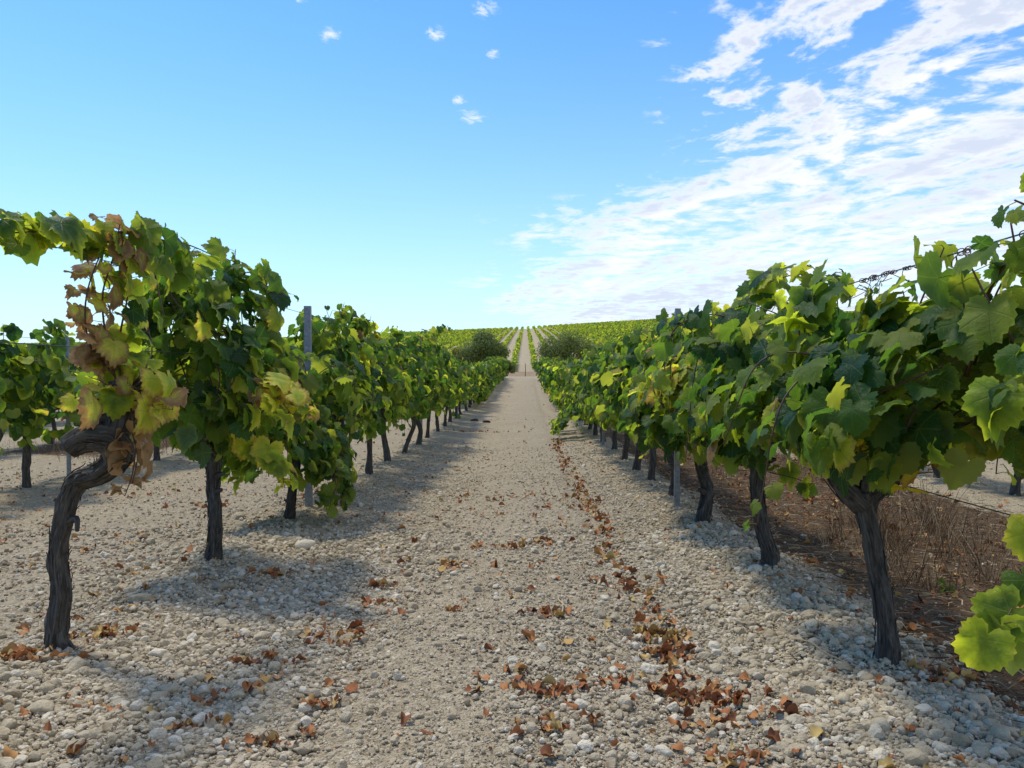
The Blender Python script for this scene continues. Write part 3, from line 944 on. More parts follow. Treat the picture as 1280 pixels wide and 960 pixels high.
b = base(RIGHT, 5.0)
v = Vine(202, 0)
hd = gen_trunk(v, .74, (-.02, .0), .5, .044)
gen_crown(v, hd, H=1.60, hw=.44, ln=.76, nsh=16, fill=300, leaf=.100, age=.03, droop=.25, low=.70, xo=-.06)
v.shoot([hd, at(930, 440, 5.0) - b, at(945, 370, 5.0) - b, at(985, 345, 4.7) - b, at(1055, 345, 4.2) - b], .135, .055, .12)
root = v.build(b, 'dense vine with pale sunlit top leaves just behind the forked trunk', 'vines of the ' + MULCH)
spray(root, b, 331, [[at(960, 470, 4.6), at(985, 455, 4.5), at(990, 480, 4.45), at(985, 520, 4.45)], [at(965, 500, 4.6), at(985, 500, 4.5), at(975, 540, 4.45)]], 'yellow-green side shoot', .10, .045, .28)
spray(root, b, 332, [[at(960, 590, 5.2), at(1000, 600, 5.0), at(1020, 615, 4.9)]], 'low green side shoot', .10, .05, .15)

b = base(RIGHT - .02, 6.65)
v = Vine(203, 0)
hd = gen_trunk(v, .72, (.02, .05), .5, .050)
gen_crown(v, hd, H=1.66, hw=.42, ln=.72, nsh=15, fill=210, leaf=.125, droop=.3, low=.62, xo=-.05)
root = v.build(b, 'vine on a stout dark trunk beside the thin steel post of the mulch row', 'vines of the ' + MULCH)
spray(root, b, 341, [[at(865, 470, 6.1), at(840, 462, 6.0), at(812, 475, 5.95), at(800, 500, 5.9)], [at(860, 480, 6.1), at(845, 500, 6.0), at(862, 520, 6.0)], [at(880, 450, 6.1), at(862, 460, 6.0), at(866, 510, 6.0)], [at(850, 470, 6.0), at(830, 480, 5.9), at(820, 500, 5.85)], [at(880, 500, 6.0), at(868, 530, 5.95), at(872, 555, 5.9)]], 'bright yellow-green leaves reaching over the path', .12, .034, .33)

right_y = [8.2, 9.6, 10.7, 12.1, 13.9, 15.5, 17.1, 18.7, 20.3, 22.0]
look = ['trunk leaning inward', 'straight trunk', 'straight dark trunk', 'trunk half hidden by leaves', 'low leaves', 'low leaves', 'leaves down to the ground', 'shoot sprawling on the path', 'dense foliage', 'dense foliage']
for i, yy in enumerate(right_y):
    b = base(RIGHT + (0.03 * math.sin(i * 1.7 + 1)), yy)
    v = Vine(210 + i, 0 if i < 1 else 1)
    hd = gen_trunk(v, .70, (-.14 if i == 0 else v.r.normal(0, .05), v.r.normal(0, .10)), .5, .043)
    lowz = (.66, .62, .6, .55, .5, .42, .3, .3, .4, .45)[i]
    gen_crown(v, hd, H=(1.60, 1.66, 1.60, 1.66, 1.64, 1.68, 1.62, 1.64, 1.6, 1.5)[i], hw=.42, ln=.76, nsh=14, fill=185, leaf=.115, droop=.3, low=lowz, xo=-.05)
    if i in (6, 7):
        for k in range(9):
            s = v.r.uniform(-.5, .5)
            v.shoot([(-.1, s, .7), (-.5, s - .1, .55), (-.7, s - .2, .25), (-.85 - .1 * v.r.random(), s - .3, .10)], .10, .07, .03)
    v.build(b, f'{ORD[i]} vine past the post in the {MULCH}, {look[i]}', 'vines of the ' + MULCH)

# ---- the rest of the near block: copies of a few vines
col_s = COL.objects


def copy_vine(proto, loc, rot, scale, label, group):
    r_ = proto.copy()
    col_s.link(r_)
    r_.location = [float(c) for c in loc]
    r_.rotation_euler = (0, 0, rot)
    r_.scale = (scale, scale, scale)
    r_['label'], r_['group'] = label, group
    for ch in proto.children:
        c = ch.copy()
        col_s.link(c)
        c.parent = r_
    return r_


def make_protos(lod, n, seed, **kw):
    out = []
    for k in range(n):
        v = Vine(seed + k, lod)
        hd = gen_trunk(v, .68, (v.r.normal(0, .06), v.r.normal(0, .10)), .5, .042)
        args = dict(H=1.62, hw=.42, ln=.80, nsh=12 if lod == 1 else 9, fill=150 if lod == 1 else 190, leaf=.12 if lod == 1 else .135, droop=.3, low=.50)
        args.update(kw)
        gen_crown(v, hd, **args)
        out.append(v)
    return out


class Protos:
    """The first vine of each variant is built in place; later ones are copies."""
    def __init__(self, vs):
        self.vs, self.roots, self.r = vs, [None] * len(vs), rngs(77)

    def place(self, x, y, label, group):
        i = int(self.r.integers(0, len(self.vs)))
        loc, rot, sc = base(x, y), math.pi * int(self.r.integers(0, 2)), float(self.r.uniform(.94, 1.06))
        if self.roots[i] is None:
            self.roots[i] = self.vs[i].build(loc, label, group)
            self.roots[i].rotation_euler = (0, 0, rot)
        else:
            copy_vine(self.roots[i], loc, rot, sc, label, group)


mid = Protos(make_protos(1, 5, 400))
far = Protos(make_protos(2, 6, 420, H=1.50))
far_low = Protos(make_protos(2, 5, 440, low=.20, droop=.5, hw=.56, fill=240, H=1.28))
jr = rngs(5)
y = 24.8
while y < ROW_END:
    p = far_low if y > 28 else far
    p.place(LEFT + jr.normal(0, .04), y + jr.normal(0, .1), 'small far vine near the path end of the ' + TWIST, 'far vines of the ' + TWIST)
    far_low.place(RIGHT + jr.normal(0, .04), y - .9 + jr.normal(0, .1), 'small far vine near the path end of the ' + MULCH, 'far vines of the ' + MULCH)
    y += 1.62
for k, y in enumerate([5.6, 7.1, 8.7, 10.35, 11.96, 13.6, 15.2, 16.8, 18.4, 20.0, 21.6, 23.2, 24.8, 26.4]):
    if k == 2:
        lab = 'dark-trunked vine of the next row over, behind the twisted vine and its low wire'
    elif k == 4:
        lab = 'vine of the next row over, slim trunk showing between twisted and straight vines'
    else:
        lab = 'vine in the row beyond the sunlit stony aisle behind the twisted vine'
    mid.place(-5.5 + jr.normal(0, .04), y, lab, 'vines beyond the sunlit aisle')
for y in np.arange(8.5, 44, 1.65):
    (mid if y < 20 else far).place(-9.0 + jr.normal(0, .05), y, 'vine in the third row back, behind the aisle of dry brown weeds', 'vines behind the dry weeds')
for y in np.arange(16, 42, 1.65):
    far.place(-12.5 + jr.normal(0, .05), y, 'dark vine in the backmost row glimpsed past the dry weeds', 'backmost vines past the dry weeds')
for k, y in enumerate([6.6, 8.3, 9.9, 11.5, 13.1, 14.7, 16.3, 17.9, 19.5, 21.1, 22.7, 24.3, 25.9, 27.5]):
    mid.place(5.0 + jr.normal(0, .04), y, 'dark slanting vine trunk across the mulch with withered leaves on its low wire' if k == 1 else 'vine in the row across the brown mulch', 'vines across the mulch')
for y in np.arange(12.5, 32, 1.65):
    far.place(8.5 + jr.normal(0, .05), y, 'vine glimpsed two rows across the brown mulch', 'vines two rows across the mulch')

# ---- vines on the hillside: the foot of the middle rows as individual vines, the rest as one mass
hv = rngs(9)


def far_vine(geo, pos, n, s, rng, h=1.35, wx=.36, wy=.85):
    k = len(pos)
    P = np.repeat(pos, n, 0)
    m = len(P)
    vig = np.repeat(np.clip(rng.normal(1, .17, k), .5, 1.3), n)
    hue = np.repeat(rng.normal(.115, .075, k), n)
    z = (rng.beta(1.6, 1.2, m) * h * .82) * vig + .32
    P = P + np.stack([rng.normal(0, wx * .5, m) * vig, rng.uniform(-wy, wy, m) * vig, z], -1)
    nrm = np.stack([rng.normal(0, .9, m), rng.normal(0, .7, m), rng.uniform(.0, 1.0, m)], -1)
    put_leaves(geo, rng, P, nrm, rng.normal(0, 1, (m, 3)), s * rng.uniform(.6, 1.3, m), np.clip(hue + rng.normal(0, .05, m), 0, .45), 2)


hill_protos = []
for k in range(3):
    g = Geo()
    far_vine(g, np.zeros((1, 3)), 120, .17, hv)
    t_ = Geo()
    tube(t_, spline([(0, 0, -.05), (.03, 0, .3), (0, .03, .7)], 5), [.05, .04, .045, .045, .04], 5, .2, k)
    hill_protos.append((g.mesh('crown', [M_LEAF_FAR]), t_.mesh('trunk', [M_BARK])))
HILL0, HILL1 = 130.0, 548.0
hill_rows = np.arange(-62, 76) * GAP + RIGHT
near_hill_rows = hill_rows[(hill_rows > -15) & (hill_rows < 16)]
for rx in near_hill_rows:
    for k in range(12):
        y = HILL0 + k * 1.6
        root = empty('grape_vine', base(rx, y))
        tag(root, 'tiny vine at the foot of the striped hillside rows', 'vine', 'vines at the foot of the hillside')
        root.rotation_euler.z = math.pi * (k % 2)
        cm, tm = hill_protos[(k + int(rx)) % 3]
        obj('crown', cm, root)
        obj('trunk', tm, root)
g = Geo()
for rx in hill_rows:
    y0 = HILL0 + (12 * 1.6 if -15 < rx < 16 else 0) + hv.uniform(-1, 1)
    ys_ = np.arange(y0, HILL1 + hv.uniform(-3, 3), 1.6)
    ys_ = ys_[vnoise(ys_ / 9, np.full(len(ys_), rx), 71) + hv.random(len(ys_)) * .8 > .22]
    xs_ = rx + hv.normal(0, .10, len(ys_))
    pos = np.stack([xs_, ys_, gz(xs_, ys_)], -1)
    for lo, hi, n, s in ((0, 240, 44, .20), (240, 360, 26, .27), (360, 900, 17, .33)):
        sel = pos[(ys_ >= lo) & (ys_ < hi)]
        if len(sel):
            far_vine(g, sel, n, s, hv)
hill_vines = g.obj('hillside_vines', [M_LEAF_FAR])
tag(hill_vines, 'green vine rows striping the whole far hillside up to its crest', 'vines', kind='stuff')


# ------------------------------------------------------------------ bushes in the dip, stake, posts, wires
def bush(x, y, w_, h_, seed, label, age=0.0, n=16000, leaf=.07):
    r = rngs(seed)
    b = base(x, y)
    root = tag(empty('bush', b), label, 'bush', 'bushes in the dip')
    t_ = Geo()
    cr = Geo()
    lobes = []
    for k in range(16):
        a = r.uniform(0, 6.28)
        q_ = math.sqrt(r.random()) * .72
        lx, ly = math.cos(a) * q_ * w_ / 2, math.sin(a) * q_ * w_ / 2
        lz = h_ * (0.28 + .54 * (1 - q_ ** 2) * r.uniform(.55, 1.10))
        lobes.append((lx, ly, lz, w_ * r.uniform(.11, .27)))
        tube(t_, spline([(0, 0, -.1), (lx * .35, ly * .35, lz * .5), (lx, ly, lz)], 7), np.linspace(.07, .015, 7), 5, .2, k)
    L = np.array(lobes)
    i = r.integers(0, len(L), n)
    d = unit(r.normal(0, 1, (n, 3)))
    rad = L[i, 3] * (1 - np.abs(r.normal(0, .22, n))) * r.uniform(.85, 1.2, n)
    P_ = L[i, :3] + d * rad[:, None] * np.array((1, 1, .85))
    P_[:, 2] = np.maximum(P_[:, 2], .1)
    put_leaves(cr, r, P_, d + r.normal(0, .5, (n, 3)) + (0, 0, .3), r.normal(0, 1, (n, 3)), leaf * r.uniform(.6, 1.3, n), np.clip(age + r.normal(0, .12, n), 0, 1), 2)
    t_.obj('trunk', [M_BARK], root)
    cr.obj('crown', [M_BUSH], root)


bush(-3.9, 78, 5.2, 5.6, 1, 'round dark green bush at the path end beside the twisted-trunk row')
bush(4.1, 80, 6.4, 5.8, 2, 'broad olive green bush at the path end beside the mulch row', .10)
bush(-6.7, 79, 2.6, 4.4, 3, 'yellowing bush beside the round dark green bush', .75, 5000)
bush(8.6, 84, 4.2, 5.2, 4, 'pale olive bush behind the broad green bush', .30, 6000)
bush(7.4, 76, 3.2, 3.3, 6, 'small low shrub between the broad green bush and the mulch row', .18, 7000)
bush(-2.2, 83, 2.2, 3.2, 7, 'small shrub at the inner side of the round dark green bush', .12, 5000)
bush(-10.5, 82, 3.6, 4.2, 5, 'low green bush partly hidden by the twisted-trunk row', .15, 5000)


def steel_post(x, y, h_, label, group=None, wid=.05, dep=.035):
    """A folded C-section vineyard post with wire notches along its flanges."""
    b = base(x, y)
    root = tag(empty('trellis_post', b), label, 'post', group)
    g = Geo()
    t_ = .004
    prof = np.array([(-wid / 2, dep), (-wid / 2, 0), (wid / 2, 0), (wid / 2, dep), (wid / 2 - .012, dep), (wid / 2 - .012, dep - t_), (wid / 2 - t_, dep - t_),
                     (wid / 2 - t_, t_), (-wid / 2 + t_, t_), (-wid / 2 + t_, dep - t_), (-wid / 2 + .012, dep - t_), (-wid / 2 + .012, dep)])
    n = len(prof)
    zs = np.linspace(-.2, h_, 24)
    V = np.concatenate([np.column_stack([prof, np.full(n, z)]) for z in zs])
    idx = np.arange(len(V)).reshape(-1, n)
    a, b_ = idx[:-1], idx[1:]
    F = np.concatenate([np.stack([a, np.roll(a, -1, 1), np.roll(b_, -1, 1)], -1).reshape(-1, 3), np.stack([a, np.roll(b_, -1, 1), b_], -1).reshape(-1, 3)])
    top = idx[-1]
    F = np.concatenate([F, [(top[i], top[j], top[k]) for i, j, k in ((0, 1, 9), (1, 8, 9), (0, 9, 10), (0, 10, 11), (1, 2, 8), (2, 7, 8), (2, 3, 7), (3, 6, 7), (3, 5, 6), (3, 4, 5))]])
    g.add(V, F)
    g.obj('shaft', [M_STEEL], root, smooth=False)
    for z in (h_ - .12, h_ - .5, h_ - .95):
        k = Geo()
        tube(k, [(-wid / 2 - .002, dep * .6, z - .012), (-wid / 2 - .010, dep * .6, z - .004), (-wid / 2 - .010, dep * .6, z + .012)], .003, 6)
        k.obj('wire_hook', [M_STEEL], root)
    return root


steel_post(-1.99, 7.3, 1.84, 'grey folded steel post standing clear of leaves beside the low bushy vine', 'steel trellis posts', .060, .045)
p_ = steel_post(1.40, 7.42, 1.83, 'thin blue-grey steel post standing among trunks at the mulch edge', 'steel trellis posts')
for y in (15.55, 23.8, 32.0):
    steel_post(-2.03, y, 1.75 if y < 20 else 1.40, 'steel post half buried in leaves farther down the ' + TWIST, 'hidden posts of the ' + TWIST)
for y in (15.0, 23.0):
    steel_post(1.45, y, 1.70 if y < 20 else 1.50, 'steel post half buried in leaves farther down the ' + MULCH, 'hidden posts of the ' + MULCH)
steel_post(-5.5, 9.55, 1.70, 'thin steel post in the row beyond the sunlit aisle', 'steel trellis posts', .04, .03)
steel_post(5.02, 10.6, 1.70, 'thin steel post in the row across the mulch', 'steel trellis posts', .04, .03)

g = Geo()
tube(g, spline([(0, 0, -.1), (.02, 0, .9), (0, 0, 2.0)], 10), np.linspace(.055, .045, 10), 8, .12, 4)
stake = g.obj('wooden_stake', [M_BARK])
stake.location = base(-.05, 117)
tag(stake, 'thin brown wooden stake standing where the path meets the hill', 'stake')


def wire(x, h_, y0, y1, label, sag=.03, tendrils=(), rad=.0022, group='trellis wires'):
    n = max(8, int((y1 - y0) / .25))
    yy = np.linspace(y0, y1, n)
    z = gz(np.full(n, x), yy)
    k = np.polyfit(yy, z, 5)
    P_ = np.stack([np.full(n, x), yy, np.polyval(k, yy) + h_ - sag * np.sin((yy - 7.3) / 8.2 * math.pi) ** 2], -1)
    root = tag(empty('trellis_wire', P_[0]), label, 'wire', group)
    g = Geo()
    tube(g, P_ - P_[0], rad, 6)
    g.obj('strand', [M_WIRE], root)
    r = rngs(int(abs(x) * 100 + h_ * 10))
    for ty in tendrils:
        g = Geo()
        c = np.array([np.interp(ty, yy, P_[:, i]) for i in range(3)]) - P_[0]
        t = np.linspace(0, 1, 70)
        rr = .004 + .011 * np.abs(np.sin(t * r.uniform(4, 9) + r.uniform(0, 3))) ** 2 * r.uniform(.4, 1.3)
        a = t * r.uniform(3, 6) * 6.28
        tube(g, c + np.stack([np.cos(a) * rr, (t - .5) * r.uniform(.03, .08), np.sin(a) * rr * .8 - .003], -1), .0018, 5)
        q0 = c + (0, .03, 0)
        tube(g, spline([q0, q0 + (r.normal(0, .02), .02, -.03), q0 + (r.normal(0, .03), .05, -.05 + r.normal(0, .02)), q0 + (r.normal(0, .03), .03, -.02)], 16), .0016, 5)
        g.obj('tendril', [M_CANE], root)
    return root


wire(RIGHT, 1.66, -9.0, 40, 'top wire with dried curled tendrils crossing the sky over the mulch row', tendrils=(2.42, 2.78, 2.95, 3.06, 3.2, 3.32, 3.38, 3.5, 3.6), rad=.0028)
wire(RIGHT, .80, -9.0, 40, 'low wire threading the vine trunks of the mulch row', group='trellis wires')
wire(LEFT, 1.78, -9.0, 40, 'top wire carrying the leafy arm over the twisted vine', tendrils=(3.9, 4.6))
wire(LEFT, 1.36, -9.0, 40, 'middle wire behind the withered leaves of the twisted vine')
wire(-5.5, 1.66, -6.0, 40, 'top wire against the sky in the row beyond the sunlit aisle')
wire(-5.5, 1.48, -6.0, 40, 'second wire down, against the sky, in the row beyond the sunlit aisle')
wire(-5.5, .82, -6.0, 40, 'low pale wire in front of the dark trunk beyond the sunlit aisle')
wire(5.0, .90, -6.0, 40, 'low dark wire in the row across the brown mulch')

# ------------------------------------------------------------------ loose stones, clods, leaves, straw, weeds
ICO = {}


def ico(sub):
    bm_ = bpy.data.meshes.new('tmp')
    import bmesh
    b = bmesh.new()
    bmesh.ops.create_icosphere(b, subdivisions=sub, radius=1.0)
    b.verts.ensure_lookup_table()
    V = np.array([v.co[:] for v in b.verts])
    F = np.array([[v.index for v in f.verts] for f in b.faces])
    b.free()
    bpy.data.meshes.remove(bm_)
    return V, F


def clod_templates(sub, k, seed):
    V, F = ico(sub)
    out = []
    r = rngs(seed)
    for i in range(k):
        a = r.normal(0, 1, (9, 3))
        a = unit(a)
        d = np.ones(len(V))
        for j in range(9):                                       # planes cut facets off a ball
            h = r.uniform(.55, .95)
            c = V @ a[j]
            d = np.minimum(d, np.where(c > 1e-3, h / np.maximum(c, 1e-3), 9))
        d = d * (1 + .10 * (r.random(len(V)) - .5))
        out.append((V * d[:, None] * r.uniform(.7, 1.15, 3), F))
    return out


CL = {1: clod_templates(1, 10, 1), 2: clod_templates(2, 14, 2), 3: clod_templates(3, 12, 3)}


def scatter_clods(geo, rng, x, y, size, sub, sink=.25):
    k = len(x)
    z = gz(x, y)
    which = rng.integers(0, len(CL[sub]), k)
    q = rng.normal(0, 1, (k, 4))
    q /= np.linalg.norm(q, axis=1, keepdims=True)
    a, b, c, d = q.T
    Rm = np.stack([1 - 2 * (c * c + d * d), 2 * (b * c - a * d), 2 * (b * d + a * c), 2 * (b * c + a * d), 1 - 2 * (b * b + d * d), 2 * (c * d - a * b), 2 * (b * d - a * c), 2 * (c * d + a * b), 1 - 2 * (b * b + c * c)], -1).reshape(-1, 3, 3)
    rn = rng.random(k)
    for t, (V, F) in enumerate(CL[sub]):
        s = np.nonzero(which == t)[0]
        if not len(s):
            continue
        VV = np.einsum('vi,kji->kvj', V, Rm[s]) * size[s][:, None, None]
        VV[:, :, 2] *= .82
        VV += np.stack([x[s], y[s], z[s] + size[s] * (1 - 2 * sink) * .5 + .004], -1)[:, None]
        n = len(V)
        FF = F[None] + (np.arange(len(s)) * n)[:, None, None]
        geo.add(VV.reshape(-1, 3), FF.reshape(-1, 3), None, np.repeat(rn[s], n))


def stoniness(x, y):
    """Share of the loose stone kept at a place: thick along the vine rows, worn away where wheels run."""
    s = .16 + .90 * np.exp(-((x + 1.55) / .72) ** 2) + .95 * np.exp(-((x - 1.20) / .48) ** 2) + .5 * np.exp(-((x - 1.25) / .3) ** 2)
    s = s + .35 * np.exp(-((x - .15) / .25) ** 2) * np.clip((5.5 - y) / 3, 0, 1)
    s = s * np.where((x > -.55) & (x < -.05), .40, 1.0)
    s = s * (.45 + 1.1 * fbm(x * 1.7, y * 1.7, 40, 3)) * (1 - .92 * mulch(x, y))
    return np.clip(s, 0, 1.2) / 1.2


gr = rngs(31)


def sample(n, y0, y1, power=1.0):
    """Random spots over the ground that the camera looks at."""
    y = y0 + (y1 - y0) * gr.random(n) ** power
    x = gr.uniform(-.70, .68, n) * (y + .5)
    return x, y


g = Geo()
for n, y0, y1, lo, hi, sub, ex in ((90000, 2.1, 5.2, .0035, .009, 1, 1.0), (60000, 5.0, 10.5, .006, .013, 1, 1.0), (46000, 2.1, 6.5, .004, .010, 1, 0.0), (24000, 6, 15, .007, .014, 1, 0.0), (56000, 2.1, 6.5, .009, .019, 2, 1.0), (26000, 6, 16, .011, .024, 1, 1.2), (6000, 2.1, 6.5, .017, .034, 3, 1.0), (420, 2.1, 6.5, .030, .046, 3, 1.0), (1400, 6, 14, .020, .040, 2, 1.0)):
    x, y = sample(n, y0, y1, ex or 1.0)
    if ex:
        keep = gr.random(n) < stoniness(x, y) * (1.0 if hi < .015 else .9)
    else:                                                        # grit pressed into the middle of the track
        keep = (np.abs(x + .1) < 1.0) & (gr.random(n) < .25 + 1.3 * np.maximum(fbm(x * 2.3, y * 2.3, 61, 3) - .35, 0))
    x, y = x[keep], y[keep]
    size = lo + (hi - lo) * gr.random(len(x)) ** 2.2
    scatter_clods(g, gr, x, y, size, sub)
gravel = g.obj('gravel', [M_CLOD], smooth=False)
tag(gravel, 'pale chalky stones and clods strewn over the path and along the rows', 'gravel', kind='stuff')

big_stones = [(383, 686, .062, 'flat pale stone beside the shade of the low bushy vine'), (300, 648, .055, 'rounded stone near the foot of the straight shaggy trunk'),
              (175, 752, .050, 'greyish clod in the shade between the twisted and straight trunks'), (97, 838, .050, 'grey clod beside the brown leaves at the twisted trunk foot'),
              (196, 822, .042, 'pale round stone below the leaf pile by the twisted trunk'), (830, 943, .026, 'small bright white stone at the bottom of the path'),
              (53, 892, .045, 'pinkish angular clod at the bottom of the gravel before the twisted trunk'), (933, 830, .030, 'round clod beside the ochre leaf pile'),
              (1055, 880, .034, 'whitish stone in the gravel before the forked trunk'), (645, 703, .030, 'flat ochre stone in the middle of the path'),
              (210, 868, .040, 'flattish stone between two leaf drifts before the twisted trunk')]
for (u, v_, s, lab) in big_stones:
    d = None
    Yd = 2.0
    while Yd < 12:                                               # where this sight line meets the ground
        p = at(u, v_, Yd)
        if p[2] <= gz(p[0], p[1]):
            break
        Yd += .01
    gg = Geo()
    V, F = clod_templates(3, 1, int(u * 7 + v_))[0]
    V = V * s * np.array((1.25, 1.0, .72))
    gg.add(V, F, None, .9 if 'white' in lab or 'pale' in lab else .5)
    o = gg.obj('stone', [M_CLOD])
    o.location = (float(p[0]), float(p[1]), float(gz(p[0], p[1])) + s * .35)
    tag(o, lab, 'stone', 'larger stones on the path')

def on_ground(u, v_):
    Yd = 2.0
    while Yd < 40:
        p = at(u, v_, Yd)
        if p[2] <= gz(p[0], p[1]):
            return base(p[0], p[1])
        Yd += .01
    return base(p[0], p[1])


# fallen leaves: drifts in the wheel rut, singles everywhere
fl = rngs(55)
lx_, ly_, ls_ = [], [], []


def drift(u, v_, n, sx, sy, ang=0.0, size=.045):
    Yd = 2.0
    while Yd < 40:
        p = at(u, v_, Yd)
        if p[2] <= gz(p[0], p[1]):
            break
        Yd += .02
    n = max(3, int(n * 1.5))
    a, b = fl.normal(0, sx * .85, n), fl.normal(0, sy * .85, n)
    c, s = math.cos(ang), math.sin(ang)
    lx_.append(p[0] + a * c - b * s)
    ly_.append(p[1] + a * s + b * c)
    ls_.append(size * .76 * fl.uniform(.5, 1.25, n))


for (u, v_, n, sx, sy, ang) in [(415, 800, 22, .10, .07, .5), (320, 830, 16, .10, .03, .3), (290, 870, 16, .12, .035, .7), (245, 912, 10, .06, .03, .5), (110, 885, 5, .05, .03, 0),
                                (135, 795, 26, .10, .05, .6), (30, 825, 26, .10, .05, 0), (340, 722, 12, .09, .03, 0), (345, 930, 10, .09, .03, .6), (405, 885, 6, .05, .03, .5),
                                (820, 800, 40, .10, .06, -.3), (845, 825, 22, .08, .05, -.9), (880, 880, 40, .13, .07, -.6), (905, 912, 16, .09, .03, 0), (925, 955, 18, .08, .04, 0), (665, 868, 16, .09, .05, 0),
                                (770, 858, 10, .06, .03, 0), (700, 910, 10, .09, .04, .4), (560, 708, 9, .10, .04, 0), (465, 757, 8, .08, .03, 0), (570, 765, 4, .03, .02, 0), (690, 770, 8, .07, .03, 0),
                                (680, 680, 14, .14, .06, 0), (620, 685, 12, .12, .04, 0), (740, 630, 16, .06, .10, 0), (480, 735, 6, .06, .03, 0), (600, 540, 40, .45, .10, 0), (1180, 850, 20, .10, .06, 0),
                                (960, 705, 5, .05, .04, 0), (860, 870, 12, .08, .05, 0), (1000, 890, 8, .1, .05, 0), (1255, 830, 10, .1, .06, 0), (640, 840, 5, .05, .04, 0), (930, 560, 30, .5, .2, 0), (900, 585, 30, .4, .2, 0)]:
    drift(u, v_, n, sx, sy, ang)
yy = 3.3 + 14 * fl.random(330) ** 1.3                            # the line of leaves in the rut
lx_.append(.63 + fl.normal(0, .055, len(yy)) + .03 * np.sin(yy * 2)); ly_.append(yy); ls_.append(.040 * fl.uniform(.6, 1.2, len(yy)))
for n, y0, y1 in ((950, 2.2, 9), (900, 7, 24)):
    x, y = sample(n, y0, y1)
    k = fl.random(n) < (.25 + 1.2 * np.maximum(fbm(x * 1.3, y * 1.3, 90, 3) - .42, 0) * 3)
    lx_.append(x[k]); ly_.append(y[k]); ls_.append(.038 * fl.uniform(.5, 1.25, k.sum()))
for n, y0, y1, sz in ((2600, 2.2, 9, .012), (3000, 8, 26, .016), (2400, 20, 56, .026)):     # crumbs of broken leaf
    y = y0 + (y1 - y0) * fl.random(n)
    x = fl.uniform(-.68, .66, n) * (y + .5)
    k = (fl.random(n) < .10 + 1.6 * np.maximum(fbm(x * 1.1, y * .8, 93, 3) - .38, 0)) & (x > -8) & (x < 3)
    lx_.append(x[k]); ly_.append(y[k]); ls_.append(sz * fl.uniform(.5, 1.4, k.sum()))
x = fl.uniform(1.7, 4.4, 700); y = fl.uniform(2.6, 17, 700)      # on the mulch
lx_.append(x); ly_.append(y); ls_.append(.036 * fl.uniform(.5, 1.3, 700))
x, y, s = np.concatenate(lx_), np.concatenate(ly_), np.concatenate(ls_)
n = len(x)
pile = on_ground(818, 800)
ochre = np.where((np.hypot(x - pile[0], y - pile[1]) < .13) & (fl.random(n) < .8), .3, np.where(fl.random(n) < .06, .4, 1.0))
g = Geo()
nrm = np.stack([fl.normal(0, .22, n), fl.normal(0, .22, n), np.where(fl.random(n) < .3, -1., 1.)], -1)
put_leaves(g, fl, np.stack([x, y, gz(x, y) + .006 + .022 * fl.random(n) ** 1.5], -1), nrm, fl.normal(0, 1, (n, 3)) * (1, 1, .1), s, ochre, 'dry')
fallen = g.obj('fallen_leaves', [M_DRY])
tag(fallen, 'curled brown fallen leaves drifted in the ruts and among the stones', 'fallen leaves', kind='stuff')


def sticks(geo, rng, x, y, length, rad, lift, flat=True):
    for xx, yy, L, rd, lf in zip(x, y, length, rad, lift):
        a = rng.uniform(0, 6.28)
        d = np.array((math.cos(a), math.sin(a), 0 if flat else rng.uniform(1.2, 4)))
        d = d / np.linalg.norm(d)
        p = np.array((xx, yy, float(gz(xx, yy)) + lf))
        m = p + d * L * .5 + rng.normal(0, L * .05, 3)
        e = p + d * L + rng.normal(0, L * .10, 3) * (1, 1, .3 if flat else 1)
        tube(geo, np.stack([p, m, e]), [rd, rd * .9, rd * .5], 3, 0, 0, 0, float(rng.random()), False)


sr = rngs(66)
g = Geo()
n = 9500
x = sr.uniform(1.72, 4.5, n); y = 2.4 + 13 * sr.random(n) ** 1.3
sticks(g, sr, x, y, sr.uniform(.03, .16, n), sr.uniform(.0012, .0042, n), sr.uniform(.004, .03, n))
straw = g.obj('straw_litter', [M_STRAW])
tag(straw, 'brown straw and vine prunings covering the mulched strip', 'straw', kind='stuff')

g = Geo()


def tuft(geo, rng, cx, cy, n, sp, h0, h1):
    x, y = cx + rng.normal(0, sp, n), cy + rng.normal(0, sp, n)
    sticks(geo, rng, x, y, rng.uniform(h0, h1, n), rng.uniform(.0014, .0030, n), np.zeros(n), False)


for k in range(30):
    tuft(g, sr, sr.uniform(2.3, 3.9), sr.uniform(4.9, 7.2), int(sr.integers(14, 60)), sr.uniform(.04, .12), .08, sr.uniform(.2, .5))
for k in range(18):
    tuft(g, sr, sr.uniform(1.9, 4.4), sr.uniform(8, 20), 14, .15, .08, .28)
for k in range(120):
    tuft(g, sr, sr.uniform(-8.7, -6.2), sr.uniform(12.5, 26), 16, .22, .12, .42)
for k in range(60):
    tuft(g, sr, sr.uniform(-5, 5), sr.uniform(114, 130), 10, .5, .15, .5)
weeds = g.obj('dry_grass', [M_STRAW])
tag(weeds, 'dry brown weed stalks standing on the mulch and behind the rows', 'dry weeds', kind='stuff')


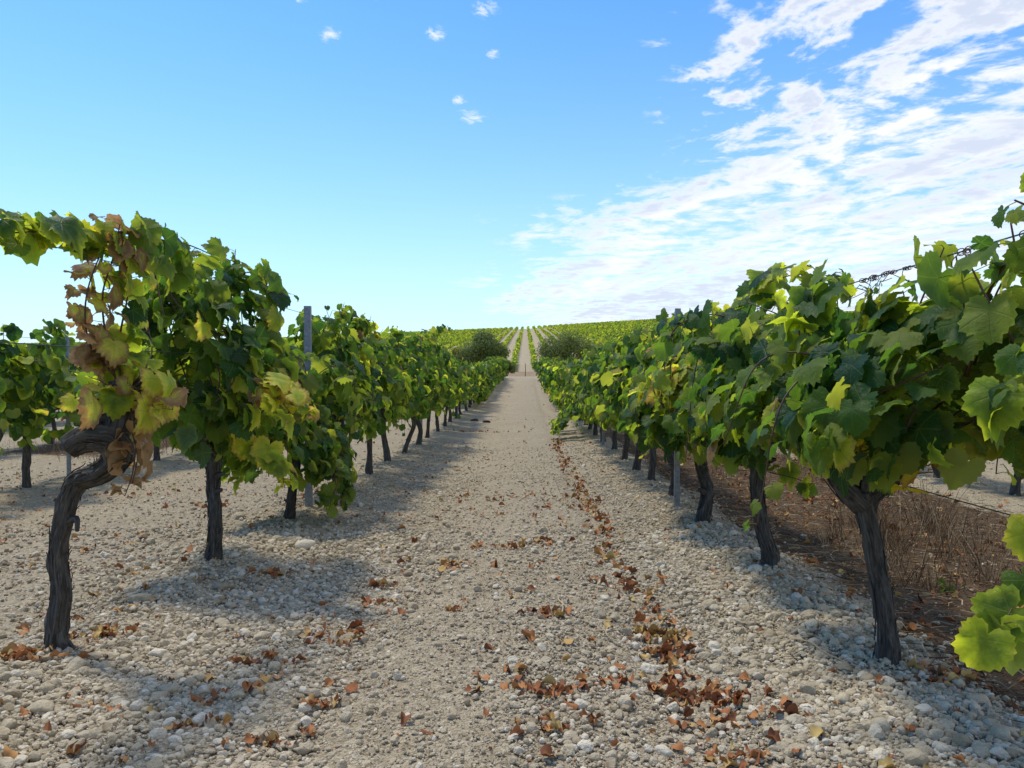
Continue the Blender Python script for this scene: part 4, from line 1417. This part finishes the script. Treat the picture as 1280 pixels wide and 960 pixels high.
for (u0, v0, u1, v1, r_, lab) in [(702, 772, 700, 748, .006, 'short grey twig lying among the leaves in the middle of the path'), (745, 792, 770, 806, .004, 'bent pale twig pointing at the ochre leaf pile'),
                                  (560, 663, 592, 662, .003, 'straight pale straw lying across the path'), (985, 800, 1060, 835, .004, 'thin dry twig on the gravel beside the forked trunk')]:
    a, b = on_ground(u0, v0), on_ground(u1, v1)
    g = Geo()
    m1, m2 = a * .66 + b * .34 + (.012, 0, .018), a * .33 + b * .67 + (-.010, 0, .012)
    tube(g, spline([a - a + (0, 0, .012), m1 - a + (0, 0, .012), m2 - a + (0, 0, .012), b - a + (0, 0, .016)], 14), np.linspace(r_, r_ * .5, 14), 7, .25, int(u0), 0, .9)
    o = g.obj('twig', [M_STRAW])
    o.location = [float(c) for c in a]
    tag(o, lab, 'twig', 'twigs on the path')

# small green seedling on the mulch, dark clods far down the path
b = on_ground(1185, 742)
v = Vine(900, 0)
for k in range(5):
    a = k * 1.3
    v.shoot([(0, 0, 0), (math.cos(a) * .03, math.sin(a) * .03, .05), (math.cos(a) * .09, math.sin(a) * .09, .06)], .04, .04, .0, .3, .0015)
root = tag(empty('seedling', b), 'small bluish green weed seedling alone on the brown mulch', 'seedling')
put_leaves(v.crown, v.r, np.concatenate(v.p), np.concatenate(v.n), np.concatenate(v.t), np.concatenate(v.s), 0.0, 0)
v.crown.obj('foliage', [M_LEAF, M_CANE, M_STEM], root)

M_DARK, q, out = material('dark_earth')
q.nt.links.new(principled(q, q.mix(q.noise(q.n('ShaderNodeNewGeometry').outputs['Position'], 40.0), (.018, .013, .011), (.06, .045, .035)), 0.9, 0.2), out.inputs[0])
for (u, v_, s, lab) in [(593, 526, .10, 'dark brown clod on the path, the one closer to the trunks'), (608, 528, .10, 'dark brown clod on the path, the one closer to the middle')]:
    gg = Geo()
    V, F = clod_templates(3, 1, u)[0]
    gg.add(V * s * np.array((1.1, 1, .7)), F)
    o = gg.obj('clod', [M_DARK])
    o.location = [float(c) for c in on_ground(u, v_)]
    tag(o, lab, 'clod', 'dark clods on the path')
